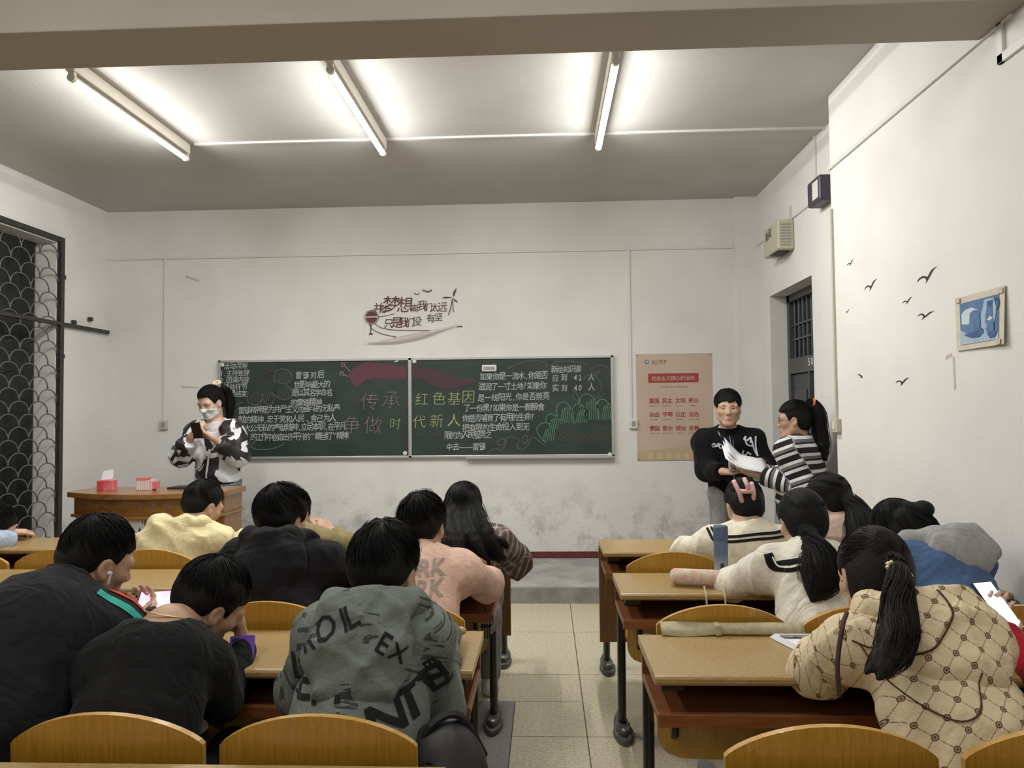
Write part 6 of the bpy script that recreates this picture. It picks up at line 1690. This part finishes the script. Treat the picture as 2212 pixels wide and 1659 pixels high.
# ------------------------------------------------------------------ standing
P15 = person('person in white mask and black-white jacket looking at a phone behind the teacher desk', hcen((-2.685, 5.88, 1.60), 200, -26, 0, 1.05), 200, -26, 0, (-2.665, 5.93, 1.375), (-2.66, 5.98, .93),
    [(-2.465, 5.88, 1.12), (-2.915, 5.88, 1.12)], [(-2.585, 5.72, 1.26), (-2.755, 5.70, 1.275)], (-2.66, 5.98, .128), [(-2.56, 5.95, .56), (-2.76, 5.95, .56)], [(-2.56, 5.99, .218), (-2.76, 5.99, .218)],
    hands=[(V3(-.75, -.25, .45), (-.2, .3, .9), .75), (V3(.7, -.2, .5), (.2, .3, .9), .75)], hs=1.05, b=1.06, sj=.155, top=(cow_mat(), 'jacket'), bottom=JEANS, shoe=0, seed=30, wr=.013, arm_b=1.4, loose=1.18, body_yaw=184, sleeve_end=.045, neckline=(0, .035, -.01, .088), res=.0065, gres=.0095, skin=2, hem=.04,
    hair=dict(kind='pony', vol=1.0, n=300, messy=.02, tie=(-.03, -.09, .085), fringe=.075, nape=-.06, res=.0065, locks=[dict(pts=[(-2.62, 5.97, 1.66), (-2.595, 6.02, 1.60), (-2.59, 6.03, 1.50), (-2.60, 6.03, 1.38)], r=[.03, .04, .045, .015], n=70)]))
g_ = SDF(); sp_ = P15.sp; N_ = P15.neck
g_.cone(P15.chest, N_ - sp_ * .05, .118, .10, .03, (P15.dep, 1.3)); g_.cone(N_ - sp_ * .04, N_ + sp_ * .012, .075, .062, .03); g_.clip(N_ + sp_ * .012 + P15.dep * .0, sp_ - P15.dep * .35, .006)
v, f = surf(g_, N_ - .28, N_ + .2, .008); to_obj('white_tee', v, f, cloth('white_tee', (214, 208, 210)), P15.root)
def lapel(P, pts, m_, name):
    b = MB(); b.add([tuple(p) for p in pts], [tuple(range(len(pts)))]); return decal(b, P.gv, P.gf, name, m_, P.root, tuple(-P.dep), .008)
BLS = mat('black_satin', (.016, .013, .016), .4)
lapel(P15, [(-2.74, 5.5, 1.40), (-2.70, 5.5, 1.30), (-2.72, 5.5, 1.235), (-2.84, 5.5, 1.25), (-2.80, 5.5, 1.36)], BLS, 'lapel'); lapel(P15, [(-2.60, 5.5, 1.42), (-2.62, 5.5, 1.30), (-2.60, 5.5, 1.245), (-2.505, 5.5, 1.26), (-2.54, 5.5, 1.38)], BLS, 'lapel')
lines(P15, [[(-2.672, 1.17), (-2.69, 1.0), (-2.70, .86)]], .016, M['paper'], 'zip_placket', (0, 1, 0))
lines(P15, [[(-2.90, .885), (-2.66, .875), (-2.44, .885)]], .05, BLS, 'waistband', (0, 1, 0))
def headlocal(P, p): return P.head + P.hs * (P.R @ V3(p))
hf_ = head_fn(P15.head, P15.R, P15.hs, ears=False)
def maskf(P):
    q = (P - P15.head) @ P15.R / P15.hs
    bx = np.maximum(np.maximum(np.abs(q[:, 0]) - .066, np.abs(q[:, 2] + .058) - .046 + .1 * np.abs(q[:, 0])), .022 - q[:, 1])
    return smax(hf_(P) - .0055 - .0008 * np.sin(q[:, 2] * 320), bx, .004)
v, f = surf(maskf, P15.head - .17, P15.head + .17, .0055); to_obj('face_mask', v, f, mat('mask_fabric', (.66, .70, .72), .8), P15.root)
b = MB()
for q in (-1, 1): b.tube([headlocal(P15, (q * .064, .03, -.03)), headlocal(P15, (q * .078, .012, -.01)), headlocal(P15, (q * .088, -.018, -.002))], .0018, 5); b.tube([headlocal(P15, (q * .062, .03, -.085)), headlocal(P15, (q * .076, .0, -.055)), headlocal(P15, (q * .088, -.018, -.004))], .0018, 5)
b.build('mask_loops', M['paper'], P15.root)
c_ = headlocal(P15, (-.035, -.085, .115)); b = MB()
for a in np.linspace(0, 2 * PI, 10)[:-1]: b.lathe([(.001, -.014), (.014, 0), (.001, .014)], c_ + V3(.026 * cos(a), .02 * sin(a), .012 * sin(a) + .01), (0, 0, 1), 8)
b.build('scrunchie', cloth('cream_scrunchie', (220, 214, 178)), P15.root, smooth=True)
e = empty('phone', (-2.69, 5.66, 1.31), 'black phone held up in both hands by the masked person', 'phone')
m_ = Matrix.Translation((-2.69, 5.655, 1.325)) @ Matrix.Rotation(.12, 4, 'Z') @ Matrix.Rotation(.6, 4, 'X') @ Matrix.Rotation(PI / 2, 4, 'Y')
MB().box(-.075, .075, -.0045, .0045, -.037, .037, mtx=m_).build('phone_body', M['black_metal'], e, bevel=.004)
MB().box(-.07, .07, .0042, .0055, -.033, .033, mtx=m_).build('screen', M['glass'], e)

VARS = cloth('black_wool', (18, 18, 20)); LEA = mat('black_leather', (.012, .012, .013), .38, spec=.5)
P16 = person('person in black varsity jacket with white letter standing by the poster', hcen((1.315, 5.45, 1.505), 191, -3, 0, 1.03), 191, -3, 0, (1.325, 5.50, 1.285), (1.36, 5.50, .86),
    [(1.575, 5.42, 1.03), (1.145, 5.42, 1.01)], [(1.395, 5.22, 1.03), (1.215, 5.22, 1.02)], (1.36, 5.50, 0), [(1.46, 5.47, .46), (1.25, 5.47, .46)], [(1.46, 5.5, .09), (1.25, 5.5, .09)],
    hands=[(V3(-.75, -.35, 0), (0, -.3, .9), .55), (V3(.6, -.35, -.05), (.1, -.2, .95), .6)], hs=1.05, b=1.06, sj=.17, top=(VARS, 'jacket'), bottom=GREYT, shoe=0, seed=31, wr=.010, arm_b=1.2, loose=1.1, body_yaw=186, neckline=(0, .03, -.01, .080), res=.0065, gres=.0095, hem=.055, jaw=1.1,
    collar=(VARS, .075, .022), hair=dict(kind='bushy', vol=1.03, n=420, messy=.06, fringe=.052, nape=-.05, res=.006))
g_ = SDF(); sp_ = P16.sp; N_ = P16.neck
g_.cone(P16.chest, N_ - sp_ * .05, .125, .105, .03, (P16.dep, 1.3)); g_.cone(N_ - sp_ * .04, N_ + sp_ * .015, .078, .062, .03); g_.clip(N_ + sp_ * .012, sp_ - P16.dep * .3, .006)
v, f = surf(g_, N_ - .28, N_ + .2, .008); to_obj('dark_tee', v, f, cloth('charcoal_tee', (46, 46, 50)), P16.root)
WLT = cloth('white_felt', (205, 208, 212))
lines(P16, [[(1.425, 1.255), (1.41, 1.235), (1.43, 1.225), (1.455, 1.245), (1.452, 1.21)], [(1.452, 1.25), (1.475, 1.17), (1.50, 1.115)], [(1.42, 1.245), (1.422, 1.21), (1.44, 1.19), (1.475, 1.185)], [(1.41, 1.155), (1.40, 1.13), (1.425, 1.12), (1.44, 1.14), (1.46, 1.12)], [(1.49, 1.255), (1.485, 1.2), (1.495, 1.13)]], .011, WLT, 'chest_letter', (0, 1, 0))
lines(P16, [[(1.185, 1.19), (1.205, 1.205), (1.215, 1.185), (1.235, 1.205), (1.24, 1.175), (1.255, 1.17)], [(1.19, 1.18), (1.23, 1.185), (1.25, 1.20)]], .008, WLT, 'chest_script', (0, 1, 0))
lines(P16, [[(1.10, .835), (1.34, .828), (1.60, .835)], [(1.10, .812), (1.34, .805), (1.60, .812)]], .010, cloth('grey_rib', (140, 140, 138)), 'hem_stripes', (0, 1, 0))
lines(P16, [[(1.335, 1.23), (1.332, 1.05), (1.33, .83)]], .008, cloth('zip_dark', (90, 90, 92)), 'placket', (0, 1, 0))
b = MB()
for s_, (e_, w_) in enumerate((((1.575, 5.42, 1.03), (1.395, 5.22, 1.03)), ((1.145, 5.42, 1.01), (1.215, 5.22, 1.02)))):
    d_ = nrm(V3(w_) - V3(e_))
    for k in range(2):
        c_ = V3(w_) - d_ * (.03 + .022 * k); b.lathe([(.049, -.005), (.0545, 0), (.049, .005)], c_, d_, 18)
b.build('cuff_stripes', cloth('grey_rib2', (150, 150, 148)), P16.root)
e = empty('name_badge', (1.305, 5.30, 1.06), 'pale blue name card hanging in front of the varsity jacket', 'badge')
MB().box(1.268, 1.318, 5.268, 5.273, 1.02, 1.105).build('card', mat('badge_blue', (.28, .46, .66), .4), e, bevel=.001)
MB().box(1.278, 1.308, 5.2665, 5.2685, 1.05, 1.09).build('card_photo', mat('badge_print', (.4, .56, .72), .4), e)
MB().tube(smooth_pts([(1.293, 5.27, 1.105), (1.30, 5.30, 1.18), (1.30, 5.36, 1.26)], 4), .003, 5).build('lanyard', mat('lanyard_blue', (.1, .2, .4), .6), e)
e = empty('phone', (1.30, 5.13, 1.03), 'silver phone lying in the hands of the person in the varsity jacket', 'phone')
MB().box(1.235, 1.385, 5.09, 5.165, 1.035, 1.043).build('phone_body', mat('silver_phone', (.4, .4, .42), .35, metal=.4), e, bevel=.003)
MB().box(1.24, 1.38, 5.094, 5.161, 1.043, 1.0442).build('screen', M['glass'], e)

P17 = person('person in black and white striped sweater with high ponytail reading papers', hcen((1.645, 5.0, 1.425), -72, -6, 0, 1.0), -72, -6, 0, (1.665, 5.0, 1.235), (1.66, 5.02, .82),
    [(1.63, 4.84, .955), (1.64, 5.22, .96)], [(1.415, 4.98, 1.01), (1.42, 5.12, 1.02)], (1.66, 5.02, 0), [(1.63, 4.95, .44), (1.65, 5.12, .44)], [(1.66, 4.95, .09), (1.67, 5.12, .09)],
    hands=[(V3(-.9, .25, .1), (.1, .3, .9), .6), (V3(-.9, -.2, .1), (.1, -.3, .9), .6)], b=1.06, sj=.15, top=(stripe_mat(), 'sweater'), bottom=NAVY, seed=32, wr=.009, arm_b=1.3, loose=1.15, body_yaw=-52, hem=.08, res=.0065, gres=.009, skin=1,
    hair=dict(kind='pony', vol=1.0, n=320, messy=.02, tie=(.02, -.105, .07), fringe=.06, nape=-.07, res=.0065, locks=[dict(pts=[(1.72, 4.99, 1.475), (1.755, 4.98, 1.475), (1.785, 4.965, 1.41), (1.79, 4.955, 1.31), (1.785, 4.95, 1.21), (1.78, 4.95, 1.12)], r=[.03, .035, .048, .05, .05, .02], n=130, fray=.3)]))
b = MB(); b.tube([(1.752 + .008 * cos(a), 4.98 + .03 * sin(a), 1.477 + .03 * cos(a)) for a in np.linspace(0, 2 * PI, 11)[:-1]], .008, 6, closed=True); b.build('hair_tie', mat('orange_tie', (.7, .2, .09), .5), P17.root)
b = MB()
for q in (-1, 1):
    b.tube([headlocal(P17, (q * .033 + .023 * cos(a), .094 - .006 * abs(cos(a)), .004 + .019 * sin(a))) for a in np.linspace(0, 2 * PI, 15)[:-1]], .0016, 5, closed=True)
    b.tube([headlocal(P17, (q * .056, .088, .006)), headlocal(P17, (q * .074, .06, .006)), headlocal(P17, (q * .080, -.005, .004))], .0015, 5)
b.tube([headlocal(P17, (-.010, .096, .006)), headlocal(P17, (.010, .096, .006))], .0016, 5)
b.build('glasses', M['black_metal'], P17.root)
e = empty('paper_sheets', (1.37, 5.05, 1.06), 'loose white printed sheets held out by the person in the striped sweater', 'papers')
for k in range(3):
    b = MB(); n = 8; A = V3(1.455 - .004 * k, 4.93 + .03 * k, 1.015 + .004 * k); U = V3(-.285 + .02 * k, .01, .115 + .012 * k); Wd = V3(.01, .15, .085)
    for i in range(n + 1):
        t = i / n
        for j in range(5): 
            q = A + U * t + Wd * (j / 4) + V3(0, 0, .035 * sin(PI * t) * (-1 if k else -.6) + .010 * sin(6 * t + k)); b.v.append(tuple(q))
    for i in range(n):
        for j in range(4): b.f.append((i * 5 + j, (i + 1) * 5 + j, (i + 1) * 5 + j + 1, i * 5 + j + 1)); b.m.append(0)
    o = b.build('sheet', M['paper'], e, smooth=True); md = o.modifiers.new('t', 'SOLIDIFY'); md.thickness = .0008
